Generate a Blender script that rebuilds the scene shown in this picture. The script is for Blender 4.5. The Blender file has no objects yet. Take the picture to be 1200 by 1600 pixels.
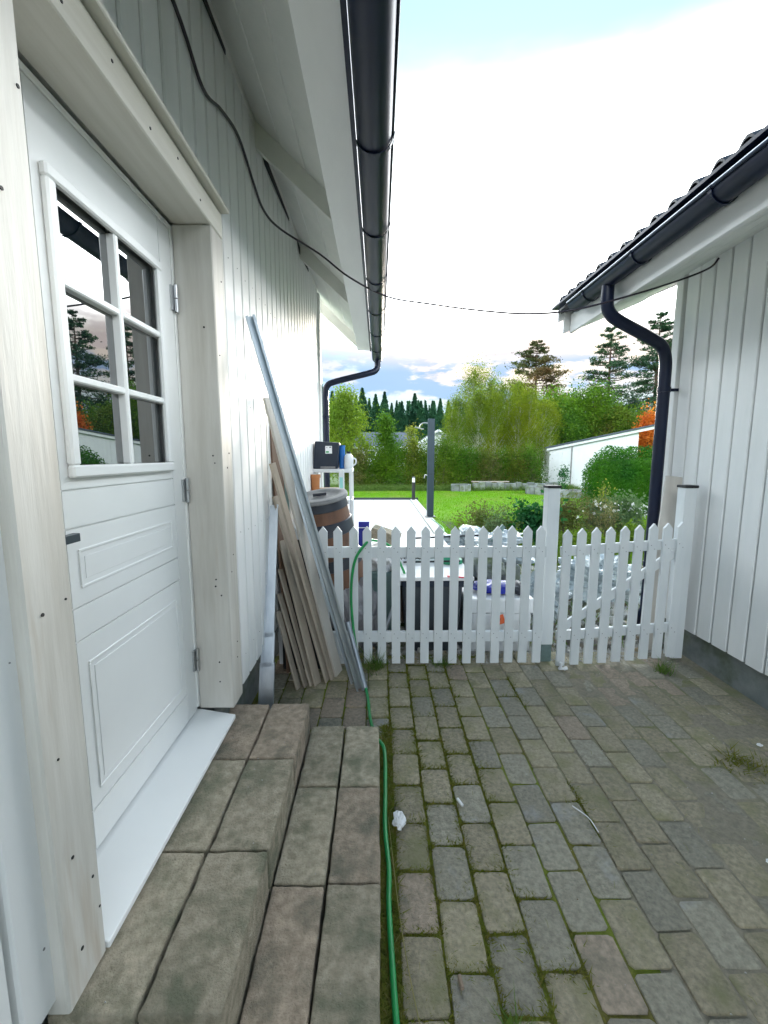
import bpy, bmesh, math, random
import numpy as np
from mathutils import Vector, Matrix
random.seed(7); RNG = np.random.default_rng(11)
R = math.radians
S = bpy.context.scene
COL = S.collection

# ------------------------------------------------------------------ camera
HC = 1.45; FPX = 670.0
PITCH = math.atan(88/FPX); YAW = math.atan(8/math.hypot(FPX, 88))
cam_d = bpy.data.cameras.new('camera'); cam = bpy.data.objects.new('camera', cam_d); COL.objects.link(cam)
cam_d.sensor_fit = 'HORIZONTAL'; cam_d.sensor_width = 36.0; cam_d.lens = 36.0*FPX/1200.0
cam_d.clip_start = 0.02; cam_d.clip_end = 2000
cam.location = (0, 0, HC); cam.rotation_euler = (math.pi/2-PITCH, 0, -YAW)
S.camera = cam

def at(px, py, Y):
    """world point seen at photo pixel (px,py) on the plane y = Y"""
    f = Vector((math.sin(YAW)*math.cos(PITCH), math.cos(YAW)*math.cos(PITCH), -math.sin(PITCH)))
    r = Vector((math.cos(YAW), -math.sin(YAW), 0)); u = r.cross(f)
    d = r*((px-600)/FPX) - u*((py-800)/FPX) + f
    return Vector((0, 0, HC)) + d*(Y/d.y)

# ------------------------------------------------------------------ world
SUN_EL, SUN_AZ = R(3.6), R(9)          # azimuth clockwise from +Y (to the right)
W = bpy.data.worlds.new('World'); S.world = W; W.use_nodes = True
nt = W.node_tree; nt.nodes.clear(); N = nt.nodes.new; L = nt.links.new
def wmath(op, a, b=None, c=None, clamp=False):
    n = N('ShaderNodeMath'); n.operation = op; n.use_clamp = clamp
    for i, v in enumerate((a, b, c)):
        if v is None: continue
        if isinstance(v, (int, float)): n.inputs[i].default_value = v
        else: L(v, n.inputs[i])
    return n.outputs[0]
def wmap(v, a, b, c=0., d=1., smooth=True):
    n = N('ShaderNodeMapRange'); n.interpolation_type = 'SMOOTHSTEP' if smooth else 'LINEAR'
    L(v, n.inputs[0]); n.inputs[1].default_value = a; n.inputs[2].default_value = b
    n.inputs[3].default_value = c; n.inputs[4].default_value = d
    return n.outputs[0]
tc = N('ShaderNodeTexCoord'); sep = N('ShaderNodeSeparateXYZ'); L(tc.outputs['Generated'], sep.inputs[0])
z = sep.outputs[2]
sky = N('ShaderNodeTexSky'); sky.sky_type = 'NISHITA'; sky.sun_disc = False
sky.sun_elevation = SUN_EL; sky.sun_rotation = SUN_AZ; sky.altitude = 100; sky.air_density = 1.0; sky.dust_density = .8; sky.ozone_density = 1.6
bg1 = N('ShaderNodeBackground'); bg1.inputs[1].default_value = 0.05; L(sky.outputs[0], bg1.inputs[0])
mp = N('ShaderNodeMapping'); mp.inputs['Scale'].default_value = (1.0, 1.0, 3.2); L(tc.outputs['Generated'], mp.inputs[0])
def wnoise(scale, detail=5, rough=.55, off=0):
    n = N('ShaderNodeTexNoise'); n.inputs['Scale'].default_value = scale; n.inputs['Detail'].default_value = detail
    n.inputs['Roughness'].default_value = rough
    m = N('ShaderNodeMapping'); m.inputs['Location'].default_value = (off, off*.7, off*.3); L(mp.outputs[0], m.inputs[0]); L(m.outputs[0], n.inputs['Vector'])
    return n.outputs['Fac']
n1 = wnoise(1.6, 5, .6, 3.1); n2 = wnoise(5.5, 6, .6, 7.7); n3 = wnoise(9, 5, .5, 1.3)
# wide thin veil of cloud: solid below ~35 deg, breaking up higher
veil_in = wmath('ADD', z, wmath('MULTIPLY', wmath('SUBTRACT', n1, .5), .15))
veil = wmap(veil_in, .74, .40, .10, 1.0)
def wmix(f, a, b):
    n = N('ShaderNodeMix'); n.data_type = 'RGBA'; L(f, n.inputs[0])
    for i, v in ((6, a), (7, b)):
        if isinstance(v, tuple): n.inputs[i].default_value = (*v, 1)
        else: L(v, n.inputs[i])
    return n.outputs[2]
# bluish cumulus banks close to the horizon
bank = wmath('MULTIPLY', wmap(n2, .45, .54), wmath('MULTIPLY', wmap(z, .05, .10), wmap(z, .235, .18)))
streak = wmath('MULTIPLY', wmap(n3, .47, .56), wmath('MULTIPLY', wmap(z, .12, .18), wmap(z, .38, .26)))
dot = N('ShaderNodeVectorMath'); dot.operation = 'DOT_PRODUCT'; L(tc.outputs['Generated'], dot.inputs[0])
dot.inputs[1].default_value = (math.sin(R(19))*math.cos(SUN_EL), math.cos(R(19))*math.cos(SUN_EL), math.sin(SUN_EL))
glow = wmap(dot.outputs['Value'], .92, 1.0)
c = wmix(wmap(wmath('ADD', z, wmath('MULTIPLY', wmath('SUBTRACT', n1, .5), .2)), .66, .27), (.029, .042, .052), (.94, .98, .99))     # thin high veil, thick lower down
c = wmix(wmap(z, .33, .22), c, (.055, .058, .060))
c = wmix(wmath('MULTIPLY', glow, wmap(z, .40, .25)), c, (.076, .063, .051))
c = wmix(wmath('MULTIPLY', wmap(z, .20, .08), .85), c, (.031, .047, .055))
c = wmix(wmath('MULTIPLY', wmap(dot.outputs['Value'], .96, .84, 0, .75), wmap(z, .46, .33)), c, (.022, .043, .067))
c = wmix(wmath('MULTIPLY', streak, .5), c, (.050, .043, .046))
c = wmix(wmath('MULTIPLY', bank, .9), c, (.020, .032, .051))
bg2 = N('ShaderNodeBackground'); bg2.inputs[1].default_value = 1.0; L(c, bg2.inputs[0])
mx = N('ShaderNodeMixShader'); L(veil, mx.inputs[0]); L(bg1.outputs[0], mx.inputs[1]); L(bg2.outputs[0], mx.inputs[2])
out = N('ShaderNodeOutputWorld'); L(mx.outputs[0], out.inputs[0])

# ------------------------------------------------------------------ sun + exposure
sd = bpy.data.lights.new('sun', 'SUN'); sd.energy = 1.0; sd.angle = R(14); sd.color = (1, .90, .78)
so = bpy.data.objects.new('sun', sd); COL.objects.link(so)
dirv = Vector((math.sin(SUN_AZ)*math.cos(SUN_EL), math.cos(SUN_AZ)*math.cos(SUN_EL), math.sin(SUN_EL)))
so.rotation_euler = dirv.to_track_quat('Z', 'Y').to_euler(); so.location = (5, 10, 12)
vs = S.view_settings; vs.view_transform = 'Standard'; vs.look = 'None'; vs.gamma = 1; vs.use_curve_mapping = False
vs.exposure = 4.4

# ------------------------------------------------------------------ materials
def mat(name, c1, c2=None, scale=6., rough=.6, bump=0., bscale=None, metal=0., stretch=(1, 1, 1), rnd=0., c3=None, c3scale=1.5,
        c3lo=.5, c3hi=.65, coords='Object', spec=.5, trans=0., detail=5, ior=None, sheen=None):
    m = bpy.data.materials.new(name); m.use_nodes = True; t = m.node_tree; t.nodes.clear()
    A = t.nodes.new; K = t.links.new
    o = A('ShaderNodeOutputMaterial'); b = A('ShaderNodeBsdfPrincipled'); K(b.outputs[0], o.inputs[0])
    b.inputs['Roughness'].default_value = rough; b.inputs['Metallic'].default_value = metal
    b.inputs['Specular IOR Level'].default_value = spec
    if ior: b.inputs['IOR'].default_value = ior
    co = A('ShaderNodeTexCoord')
    if coords == 'World':
        g = A('ShaderNodeNewGeometry'); src = g.outputs['Position']
    else: src = co.outputs['Object']
    mp = A('ShaderNodeMapping'); mp.inputs['Scale'].default_value = stretch; K(src, mp.inputs[0])
    if rnd or coords == 'Object':
        oi = A('ShaderNodeObjectInfo'); vm = A('ShaderNodeVectorMath'); vm.operation = 'SCALE'; 
        cv = A('ShaderNodeCombineXYZ'); K(oi.outputs['Random'], cv.inputs[0]); K(oi.outputs['Random'], cv.inputs[1]); K(oi.outputs['Random'], cv.inputs[2])
        K(cv.outputs[0], vm.inputs[0]); vm.inputs['Scale'].default_value = 40
        ad = A('ShaderNodeVectorMath'); K(mp.outputs[0], ad.inputs[0]); K(vm.outputs[0], ad.inputs[1]); vec = ad.outputs[0]
    else: vec = mp.outputs[0]
    def noise(s, d=detail, r=.6):
        n = A('ShaderNodeTexNoise'); n.inputs['Scale'].default_value = s; n.inputs['Detail'].default_value = d; n.inputs['Roughness'].default_value = r
        K(vec, n.inputs['Vector']); return n.outputs['Fac']
    def ramp(v, a, bb):
        n = A('ShaderNodeMapRange'); K(v, n.inputs[0]); n.inputs[1].default_value = a; n.inputs[2].default_value = bb; return n.outputs[0]
    def mixc(f, a, bb):
        n = A('ShaderNodeMix'); n.data_type = 'RGBA'
        if isinstance(f, float): n.inputs[0].default_value = f
        else: K(f, n.inputs[0])
        for i, v in ((6, a), (7, bb)):
            if isinstance(v, tuple): n.inputs[i].default_value = (*v, 1)
            else: K(v, n.inputs[i])
        return n.outputs[2]
    col = c1
    if c2: col = mixc(ramp(noise(scale), .35, .65), c1, c2)
    if c3: col = mixc(ramp(noise(c3scale), c3lo, c3hi), col, c3)
    if rnd:
        hs = A('ShaderNodeHueSaturation')
        mr = A('ShaderNodeMapRange'); K(oi.outputs['Random'], mr.inputs[0]); mr.inputs[3].default_value = 1-rnd; mr.inputs[4].default_value = 1+rnd
        K(mr.outputs[0], hs.inputs['Value'])
        if isinstance(col, tuple): hs.inputs['Color'].default_value = (*col, 1)
        else: K(col, hs.inputs['Color'])
        col = hs.outputs[0]
    if isinstance(col, tuple): b.inputs['Base Color'].default_value = (*col, 1)
    else: K(col, b.inputs['Base Color'])
    if bump:
        bp = A('ShaderNodeBump'); bp.inputs['Strength'].default_value = 1; bp.inputs['Distance'].default_value = bump
        K(noise(bscale or scale*3, 6, .65), bp.inputs['Height']); K(bp.outputs[0], b.inputs['Normal'])
    if trans:
        tr = A('ShaderNodeBsdfTranslucent'); 
        if isinstance(col, tuple): tr.inputs[0].default_value = (*col, 1)
        else: K(col, tr.inputs[0])
        mxs = A('ShaderNodeMixShader'); mxs.inputs[0].default_value = trans
        K(b.outputs[0], mxs.inputs[1]); K(tr.outputs[0], mxs.inputs[2]); K(mxs.outputs[0], o.inputs[0])
    return m

M = {}
M['white_wall'] = mat('white_painted_cladding', (.80, .80, .79), (.74, .75, .74), 5, .5, .0012, 30, stretch=(1, 1, .15), rnd=.03, c3=(.66, .67, .64), c3scale=3, c3lo=.6, c3hi=.8)
M['white_trim'] = mat('white_painted_trim', (.80, .80, .78), (.75, .75, .73), 4, .45, .0008, 40, stretch=(1, .3, .3))
M['soffit'] = mat('soffit_paint', (.78, .78, .74), (.72, .73, .69), 5, .55, .001, 30)
M['primed_wood'] = mat('primed_pine', (.62, .60, .555), (.47, .445, .395), 9, .55, .0015, 25, stretch=(1.5, 1.5, .13), rnd=.05, c3=(.44, .37, .29), c3scale=7, c3lo=.60, c3hi=.74)
M['primed_woodY'] = mat('primed_pine_lintel', (.66, .64, .58), (.52, .50, .43), 9, .55, .0015, 25, stretch=(1.5, .10, 1.5), c3=(.46, .37, .27), c3scale=4.5, c3lo=.66, c3hi=.78)
M['door'] = mat('door_white_lacquer', (.82, .83, .82), (.79, .80, .79), 3, .32)
M['glass'] = mat('dark_window_glass', (.004, .008, .010), None, 1, .01, spec=1.0, ior=2.3)
M['steel'] = mat('brushed_steel', (.55, .56, .57), (.45, .46, .47), 20, .35, metal=1)
M['galv'] = mat('galvanised_steel', (.62, .66, .70), (.45, .50, .55), 9, .42, .0004, 40, metal=.85, stretch=(1, 1, .3))
M['galv2'] = mat('dull_galvanised_steel', (.42, .46, .50), (.33, .37, .42), 7, .5, .0004, 40, metal=.7, stretch=(1, 1, .3))
M['black'] = mat('black_coated_metal', (.0025, .006, .022), (.003, .008, .030), 6, .42, spec=.35)
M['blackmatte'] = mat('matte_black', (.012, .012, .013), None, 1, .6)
M['tile'] = mat('black_concrete_tile', (.010, .011, .016), (.018, .018, .022), 12, .5, .001, 60, rnd=.2)
M['concrete'] = mat('plinth_concrete', (.23, .25, .24), (.15, .17, .17), 7, .85, .003, 40, c3=(.10, .12, .08), c3scale=3, coords='World')
M['paver'] = mat('worn_paver', (.40, .345, .24), (.24, .215, .15), 60, .85, .007, 120, rnd=.13, c3=(.22, .215, .11), c3scale=7, c3lo=.46, c3hi=.70)
M['paver2'] = mat('worn_paver_red', (.39, .31, .235), (.245, .205, .155), 60, .85, .007, 120, rnd=.13, c3=(.14, .14, .10), c3scale=6, c3lo=.55, c3hi=.75)
M['paver3'] = mat('worn_paver_grey', (.345, .32, .245), (.22, .205, .16), 60, .82, .007, 120, rnd=.13, c3=(.36, .36, .35), c3scale=5, c3lo=.58, c3hi=.75)
M['block'] = mat('rough_step_block', (.46, .40, .30), (.27, .24, .17), 34, .9, .010, 130, rnd=.12, c3=(.17, .175, .115), c3scale=7, c3lo=.48, c3hi=.66, detail=10)
M['block2'] = mat('rough_step_block_brown', (.45, .36, .27), (.26, .21, .155), 34, .9, .010, 130, rnd=.12, c3=(.16, .15, .11), c3scale=7, c3lo=.50, c3hi=.68, detail=10)
M['moss'] = mat('mossy_joint_soil', (.17, .165, .02), (.11, .095, .03), 30, .95, .012, 70, coords='World', c3=(.15, .20, .015), c3scale=4, c3lo=.45, c3hi=.6)
M['dirt'] = mat('sandy_joint_soil', (.30, .265, .20), (.215, .195, .145), 40, .95, .010, 70, coords='World', c3=(.19, .20, .085), c3scale=2.2, c3lo=.5, c3hi=.68)
M['mossclump'] = mat('moss_green', (.13, .17, .012), (.19, .17, .03), 30, .95, coords='World', trans=.2)
M['soil'] = mat('garden_soil', (.055, .05, .03), (.08, .075, .05), 3, .95, .01, 30, coords='World')
M['gravelbed'] = mat('gravel_bed', (.42, .41, .38), (.25, .24, .21), 30, .9, .02, 60, coords='World', c3=(.10, .12, .03), c3scale=2.2, c3lo=.5, c3hi=.6)
M['stone'] = mat('pale_rubble_stone', (.55, .54, .52), (.36, .35, .33), 12, .85, .004, 60, coords='World', c3=(.30, .24, .15), c3scale=5, c3lo=.55, c3hi=.62)
M['greystone'] = mat('grey_garden_stone', (.26, .28, .27), (.17, .19, .18), 5, .9, .006, 30, rnd=.25, c3=(.12, .15, .08), c3scale=3)
M['lawn'] = mat('lawn_turf', (.12, .28, .006), (.16, .34, .010), 1.2, .9, .01, 60, coords='World', c3=(.19, .33, .02), c3scale=.5)
M['blade'] = mat('grass_blade', (.14, .34, .006), (.20, .42, .010), .8, .6, spec=.15, coords='World', trans=.35, c3=(.28, .38, .06), c3scale=.9)
M['weed'] = mat('weed_leaf', (.10, .19, .03), (.15, .24, .04), 9, .6, coords='World', trans=.35)
M['drygrass'] = mat('dry_grass', (.34, .29, .12), (.22, .24, .07), 9, .7, coords='World', trans=.3)
M['slab'] = mat('white_patio_slab', (.66, .64, .60), (.58, .565, .53), 4, .7, .001, 40, rnd=.03, c3=(.55, .54, .52), c3scale=2, c3lo=.6, c3hi=.8)
M['darkedge'] = mat('dark_edge_board', (.025, .035, .035), None, 1, .6)
M['far_ground'] = mat('rough_meadow', (.07, .13, .02), (.10, .15, .03), .3, .95, coords='World')
M['fence'] = mat('fence_white_paint', (.72, .74, .74), (.66, .69, .70), 8, .5, .001, 60, stretch=(1, 1, .25), rnd=.035, c3=(.52, .56, .52), c3scale=9, c3lo=.66, c3hi=.82)
M['lichen'] = mat('greenish_metal_foot', (.18, .25, .24), (.13, .19, .18), 20, .5, metal=.3)
M['plank'] = mat('old_plank', (.42, .36, .29), (.30, .255, .20), 7, .75, .001, 50, stretch=(1, 1, .15), rnd=.12, c3=(.26, .20, .15), c3scale=3, c3lo=.6, c3hi=.8)
M['plankwhite'] = mat('whitewashed_plank', (.60, .57, .52), (.46, .42, .37), 7, .6, .001, 50, stretch=(1, 1, .15), rnd=.05)
M['plankbrown'] = mat('brown_board', (.20, .12, .08), (.14, .085, .055), 7, .7, .001, 50, stretch=(1, 1, .2), rnd=.1)
M['hose'] = mat('green_hose', (.012, .30, .075), (.015, .24, .065), 8, .35)
M['cable'] = mat('dark_cable', (.02, .012, .02), None, 1, .5)
M['barrel'] = mat('brown_barrel', (.16, .075, .040), (.105, .052, .032), 10, .6, .002, 30, stretch=(1, 1, .3))
M['band'] = mat('dark_band', (.018, .022, .035), (.03, .035, .045), 6, .45)
M['lid'] = mat('weathered_lid', (.27, .265, .26), (.17, .17, .175), 8, .6, .002, 30)
M['boxblue'] = mat('navy_plastic', (.012, .020, .040), (.010, .016, .030), 4, .4)
M['white_plastic'] = mat('white_plastic', (.78, .79, .80), (.72, .74, .75), 4, .35)
M['styro'] = mat('white_foam', (.82, .82, .82), (.76, .76, .76), 6, .7)
M['paper'] = mat('paper_white', (.80, .80, .80), None, 1, .8)
M['print_green'] = mat('print_green', (.03, .35, .10), None, 1, .6)
M['print_black'] = mat('print_black', (.02, .02, .02), None, 1, .6)
M['orange_sticker'] = mat('orange_sticker', (.85, .16, .05), None, 1, .5)
M['redstripe'] = mat('red_plastic', (.6, .03, .06), None, 1, .5)
M['terra'] = mat('terracotta', (.50, .20, .07), (.40, .15, .05), 8, .7)
M['cardboard'] = mat('cardboard_brown', (.28, .21, .15), (.20, .15, .11), 8, .8)
M['blue'] = mat('blue_plastic', (.01, .015, .30), (.01, .02, .22), 6, .35)
M['azure'] = mat('light_blue_plastic', (.02, .16, .50), None, 1, .4)
M['aqua'] = mat('aqua_label', (.35, .72, .68), None, 1, .5)
M['greytub'] = mat('dark_grey_tub', (.045, .055, .065), (.035, .042, .052), 5, .5)
M['tarp'] = mat('crumpled_silver_film', (.50, .56, .58), (.34, .40, .43), 10, .25, .01, 14, spec=.8)
M['greybag'] = mat('grey_plastic_bag', (.30, .29, .30), (.22, .22, .24), 6, .4, .01, 12)
M['greenplastic'] = mat('green_plastic', (.02, .28, .14), None, 1, .4)
M['teal'] = mat('grey_green_crate', (.20, .30, .28), (.16, .25, .24), 5, .5)
M['pole'] = mat('slate_metal', (.020, .040, .055), (.016, .032, .046), 5, .4)
M['bark_pine'] = mat('pine_bark', (.14, .08, .05), (.09, .06, .045), 6, .9, .02, 10, stretch=(1, 1, .3))
M['bark_birch'] = mat('birch_bark', (.46, .47, .34), (.26, .27, .18), 9, .8, stretch=(1, 1, .5))
M['bark_grey'] = mat('grey_bark', (.12, .11, .08), (.08, .07, .055), 9, .9)
def leaf(name, a, b, c, tr=.3, s=.8): return mat(name, a, b, s, .6, spec=.15, coords='World', trans=tr, c3=c, c3scale=s*.6, c3lo=.45, c3hi=.65)
M['needle'] = leaf('pine_needles', (.035, .085, .035), (.05, .11, .04), (.03, .08, .045), .2, 1.5)
M['needle_sunset'] = leaf('pine_needles_sunset_tint', (.075, .10, .025), (.22, .12, .05), (.045, .085, .03), .25, .35)  # reddish patches paint the sunset light onto the needles
M['spruce'] = leaf('spruce_needles', (.035, .12, .055), (.05, .145, .055), (.025, .09, .05), .2, .25)
M['birch'] = leaf('birch_leaves', (.15, .22, .010), (.22, .27, .014), (.10, .18, .015), .4, .6)
M['willow'] = leaf('green_leaves', (.075, .18, .008), (.12, .23, .012), (.05, .14, .014), .35, .6)
M['lime'] = leaf('lime_leaves', (.17, .27, .018), (.22, .32, .03), (.12, .22, .02), .4, .8)
M['yellowgreen'] = leaf('yellow_green_leaves', (.24, .28, .03), (.18, .26, .02), (.28, .30, .06), .4, .8)
M['shrub'] = leaf('shrub_leaves', (.065, .145, .010), (.11, .20, .014), (.14, .14, .02), .3, 1.2)
M['thuja'] = leaf('hedge_needles', (.025, .13, .006), (.06, .18, .008), (.014, .085, .008), .25, 2.2)
M['olive'] = leaf('olive_leaves', (.13, .14, .035), (.10, .16, .03), (.17, .15, .05), .3, 3)
M['glossy'] = leaf('glossy_leaves', (.02, .13, .03), (.04, .18, .03), (.015, .09, .03), .25, 4)
M['sage'] = leaf('pale_green_leaves', (.13, .22, .09), (.09, .17, .05), (.18, .27, .12), .3, 4)
M['sunset_leaf'] = leaf('sunset_orange_leaves', (.70, .22, .03), (.80, .34, .05), (.50, .10, .02), .5, 2)  # low sunset light is put into this orange leaf colour
M['petal'] = mat('white_petals', (.80, .80, .78), None, 1, .6, trans=.3)
M['roofgrey'] = mat('slate_grey_roof', (.075, .095, .125), (.06, .075, .10), 2, .6)
M['farwall'] = mat('far_white_wall', (.78, .80, .80), (.74, .76, .76), 2, .7)
M['winpane'] = mat('far_window_glass', (.03, .05, .06), None, 1, .1)

# ------------------------------------------------------------------ object helpers
ORG = {}
def tag(o, label=None, cat=None, group=None, kind=None):
    if label: o['label'] = label
    if cat: o['category'] = cat
    if group: o['group'] = group
    if kind: o['kind'] = kind
    return o
def thing(name, label, cat, loc, group=None):
    o = bpy.data.objects.new(name, None); COL.objects.link(o); o.empty_display_size = .1
    o.location = loc; ORG[o.name] = Vector(loc); return tag(o, label, cat, group)
def org(o): return ORG.get(o.name, Vector((0, 0, 0))) if o else Vector((0, 0, 0))
def link(name, me, parent=None, loc=(0, 0, 0), rot=None):
    """loc is a world position"""
    o = bpy.data.objects.new(name, me); COL.objects.link(o)
    base = org(parent); o.location = Vector(loc)-base
    if rot is not None: o.rotation_euler = rot
    if parent: o.parent = parent
    ORG[o.name] = Vector(loc); return o
class MB:
    def __init__(s): s.v = []; s.f = []; s.mi = []; s.cur = 0
    def add(s, vs, fs):
        n = len(s.v); s.v += [tuple(v) for v in vs]; s.f += [tuple(i+n for i in f) for f in fs]; s.mi += [s.cur]*len(fs); return s
    def box(s, x0, x1, y0, y1, z0, z1):
        v = [(x0,y0,z0),(x1,y0,z0),(x1,y1,z0),(x0,y1,z0),(x0,y0,z1),(x1,y0,z1),(x1,y1,z1),(x0,y1,z1)]
        return s.add(v, [(0,3,2,1),(4,5,6,7),(0,1,5,4),(1,2,6,5),(2,3,7,6),(3,0,4,7)])
    def obox(s, p0, p1, wdir, w, t):
        """bar from p0 to p1, width w along wdir, thickness t across"""
        p0, p1 = Vector(p0), Vector(p1); a = (p1-p0).normalized(); wd = Vector(wdir); wd = (wd-a*wd.dot(a)).normalized(); td = a.cross(wd)
        v = [p+wd*(sx*w/2)+td*(sy*t/2) for p in (p0, p1) for sx, sy in ((-1,-1),(1,-1),(1,1),(-1,1))]
        return s.add(v, [(0,3,2,1),(4,5,6,7),(0,1,5,4),(1,2,6,5),(2,3,7,6),(3,0,4,7)])
    def prism(s, prof, fa, fb):
        """prof 2D list; fa, fb map a 2D point to 3D at each end"""
        n = len(prof); v = [fa(p) for p in prof]+[fb(p) for p in prof]
        return s.add(v, [tuple(range(n))[::-1], tuple(range(n, 2*n))]+[(i, (i+1) % n, n+(i+1) % n, n+i) for i in range(n)])
    def tube(s, pts, r, n=8, cap=True):
        pts = [Vector(p) for p in pts]; rs = r if isinstance(r, (list, tuple)) else [r]*len(pts)
        base = len(s.v); prev = None
        for i, p in enumerate(pts):
            d = (pts[min(i+1, len(pts)-1)]-pts[max(i-1, 0)]).normalized()
            ref = prev if prev is not None else (Vector((0,0,1)) if abs(d.z) < .9 else Vector((1,0,0)))
            u = (ref-d*ref.dot(d)).normalized(); prev = u; w = d.cross(u)
            for k in range(n):
                a = 2*math.pi*k/n; s.v.append(tuple(p+(u*math.cos(a)+w*math.sin(a))*rs[i]))
        for i in range(len(pts)-1):
            for k in range(n):
                s.f.append((base+i*n+k, base+i*n+(k+1)%n, base+(i+1)*n+(k+1)%n, base+(i+1)*n+k)); s.mi.append(s.cur)
        if cap:
            s.f.append(tuple(base+k for k in range(n))[::-1]); s.f.append(tuple(base+(len(pts)-1)*n+k for k in range(n))); s.mi += [s.cur]*2
        return s
    def lathe(s, c, prof, n=32, cap=True):
        base = len(s.v)
        for r_, z_ in prof:
            for k in range(n):
                a = 2*math.pi*k/n; s.v.append((c[0]+r_*math.cos(a), c[1]+r_*math.sin(a), c[2]+z_))
        for i in range(len(prof)-1):
            for k in range(n):
                s.f.append((base+i*n+k, base+i*n+(k+1)%n, base+(i+1)*n+(k+1)%n, base+(i+1)*n+k)); s.mi.append(s.cur)
        if cap:
            s.f.append(tuple(base+k for k in range(n))[::-1]); s.f.append(tuple(base+(len(prof)-1)*n+k for k in range(n))); s.mi += [s.cur]*2
        return s
    def mesh(s, name, mats, o=(0,0,0), bevel=0, smooth=False, seg=1):
        me = bpy.data.meshes.new(name); o = Vector(o)
        me.from_pydata([(v[0]-o.x, v[1]-o.y, v[2]-o.z) for v in s.v], [], s.f)
        if not isinstance(mats, (list, tuple)): mats = [mats]
        for m_ in mats: me.materials.append(m_)
        if len(mats) > 1: me.polygons.foreach_set('material_index', s.mi)
        bm = bmesh.new(); bm.from_mesh(me)
        if bevel: bmesh.ops.bevel(bm, geom=bm.edges[:], offset=bevel, segments=seg, affect='EDGES', profile=.6)
        bmesh.ops.recalc_face_normals(bm, faces=bm.faces[:]); bm.to_mesh(me); bm.free()
        if smooth:
            me.polygons.foreach_set('use_smooth', [True]*len(me.polygons))
            try: me.set_sharp_from_angle(angle=R(40))
            except Exception: pass
        return me
    def build(s, name, mats, parent=None, bevel=0, smooth=False, loc=None, seg=1):
        o = Vector(loc) if loc is not None else org(parent)
        return link(name, s.mesh(name, mats, o, bevel, smooth, seg), parent, o)
def fast(name, V, F, m):
    """V (n,3), F (k,3 or 4)"""
    V = np.asarray(V, np.float32); F = np.asarray(F, np.int32); k, c = F.shape
    me = bpy.data.meshes.new(name); me.vertices.add(len(V)); me.vertices.foreach_set('co', V.ravel())
    me.loops.add(k*c); me.loops.foreach_set('vertex_index', F.ravel()); me.polygons.add(k)
    me.polygons.foreach_set('loop_start', np.arange(0, k*c, c, dtype=np.int32)); me.polygons.foreach_set('loop_total', np.full(k, c, np.int32))
    me.materials.append(m); me.update(); me.validate(); return me
def leaves(P, size, aspect=.5, droop=0., up=0., jit=.5):
    """rhombic leaf quads at points P"""
    n = len(P); d = RNG.normal(size=(n, 3)); d[:, 2] = d[:, 2]*(1-up)-droop; d /= np.linalg.norm(d, axis=1)[:, None]
    e = RNG.normal(size=(n, 3)); e -= d*(e*d).sum(1)[:, None]; e /= np.linalg.norm(e, axis=1)[:, None]
    s = (size*(1+jit*(RNG.random(n)-.5)*2))[:, None]
    V = np.stack([P-d*s*.5, P+e*s*aspect*.5, P+d*s*.5, P-e*s*aspect*.5], 1).reshape(-1, 3)
    return V, np.arange(4*n).reshape(n, 4)
def curve_pts(pts, n=8):
    pts = [Vector(p) for p in pts]; P = [pts[0]*2-pts[1]]+pts+[pts[-1]*2-pts[-2]]; out = []
    for i in range(1, len(P)-2):
        for k in range(n):
            t = k/n; a, b_, c_, d_ = P[i-1], P[i], P[i+1], P[i+2]
            out.append(.5*((2*b_)+(c_-a)*t+(2*a-5*b_+4*c_-d_)*t*t+(3*b_-a-3*c_+d_)*t**3))
    out.append(pts[-1]); return out

# ================================================================== THE SETTING: GROUND
def sheet(name, x0, x1, y0, y1, zz, m, kind='structure', n=1):
    mb = MB(); mb.add([(x0,y0,zz),(x1,y0,zz),(x1,y1,zz),(x0,y1,zz)], [(0,1,2,3)])
    return tag(mb.build(name, m), kind=kind)
sheet('ground', -400, 400, -60, 700, -.06, M['far_ground'])
sheet('lawn_ground', -9, 16, 3.2, 18.6, -.030, M['lawn'])
sheet('garden_soil_bed', 1.42, 8.0, 5.4, 9.6, -.022, M['soil'])
sheet('gravel_ground', -1.6, 4.6, 2.98, 5.6, -.018, M['gravelbed'])
sheet('joint_soil', -.9, 2.35, -3.2, 3.02, -.011, M['dirt'])
def drift(name, x0, x1, y0, y1, step, hf, m):
    from mathutils import noise
    xs = np.arange(x0, x1+1e-6, step); ys = np.arange(y0, y1+1e-6, step); nx, ny = len(xs), len(ys)
    V = [(x, y_, hf(x, y_, noise)) for y_ in ys for x in xs]
    F = [(j*nx+i, j*nx+i+1, (j+1)*nx+i+1, (j+1)*nx+i) for j in range(ny-1) for i in range(nx-1)]
    return tag(link(name, fast(name, V, F, m)), kind='structure')
def sand_h(x, y_, nz):
    b = nz.noise(Vector((x*2.1, y_*1.6, 3)))*.5+nz.noise(Vector((x*6, y_*5, 9)))*.3+nz.noise(Vector((x*25, y_*25, 2)))*.16
    return -.0062+.0095*max(-.5, b+.30*min(1, (x-.75)/.8)-.12)
drift('sand_drift', .72, 2.244, .3, 3.0, .018, sand_h, M['dirt'])
def moss_h(x, y_, nz):
    b = nz.noise(Vector((x*3.1, y_*2.2, 6)))*.5+nz.noise(Vector((x*30, y_*30, 2)))*.3
    return -.0062+.0048*(b+.25*max(0, 1-abs(x-.30)/.4))
drift('moss_fill', .006, .80, .3, 2.98, .014, moss_h, M['moss'])
sheet('mossy_soil', -.9, .80, .2, 2.99, -.007, M['moss'])

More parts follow.
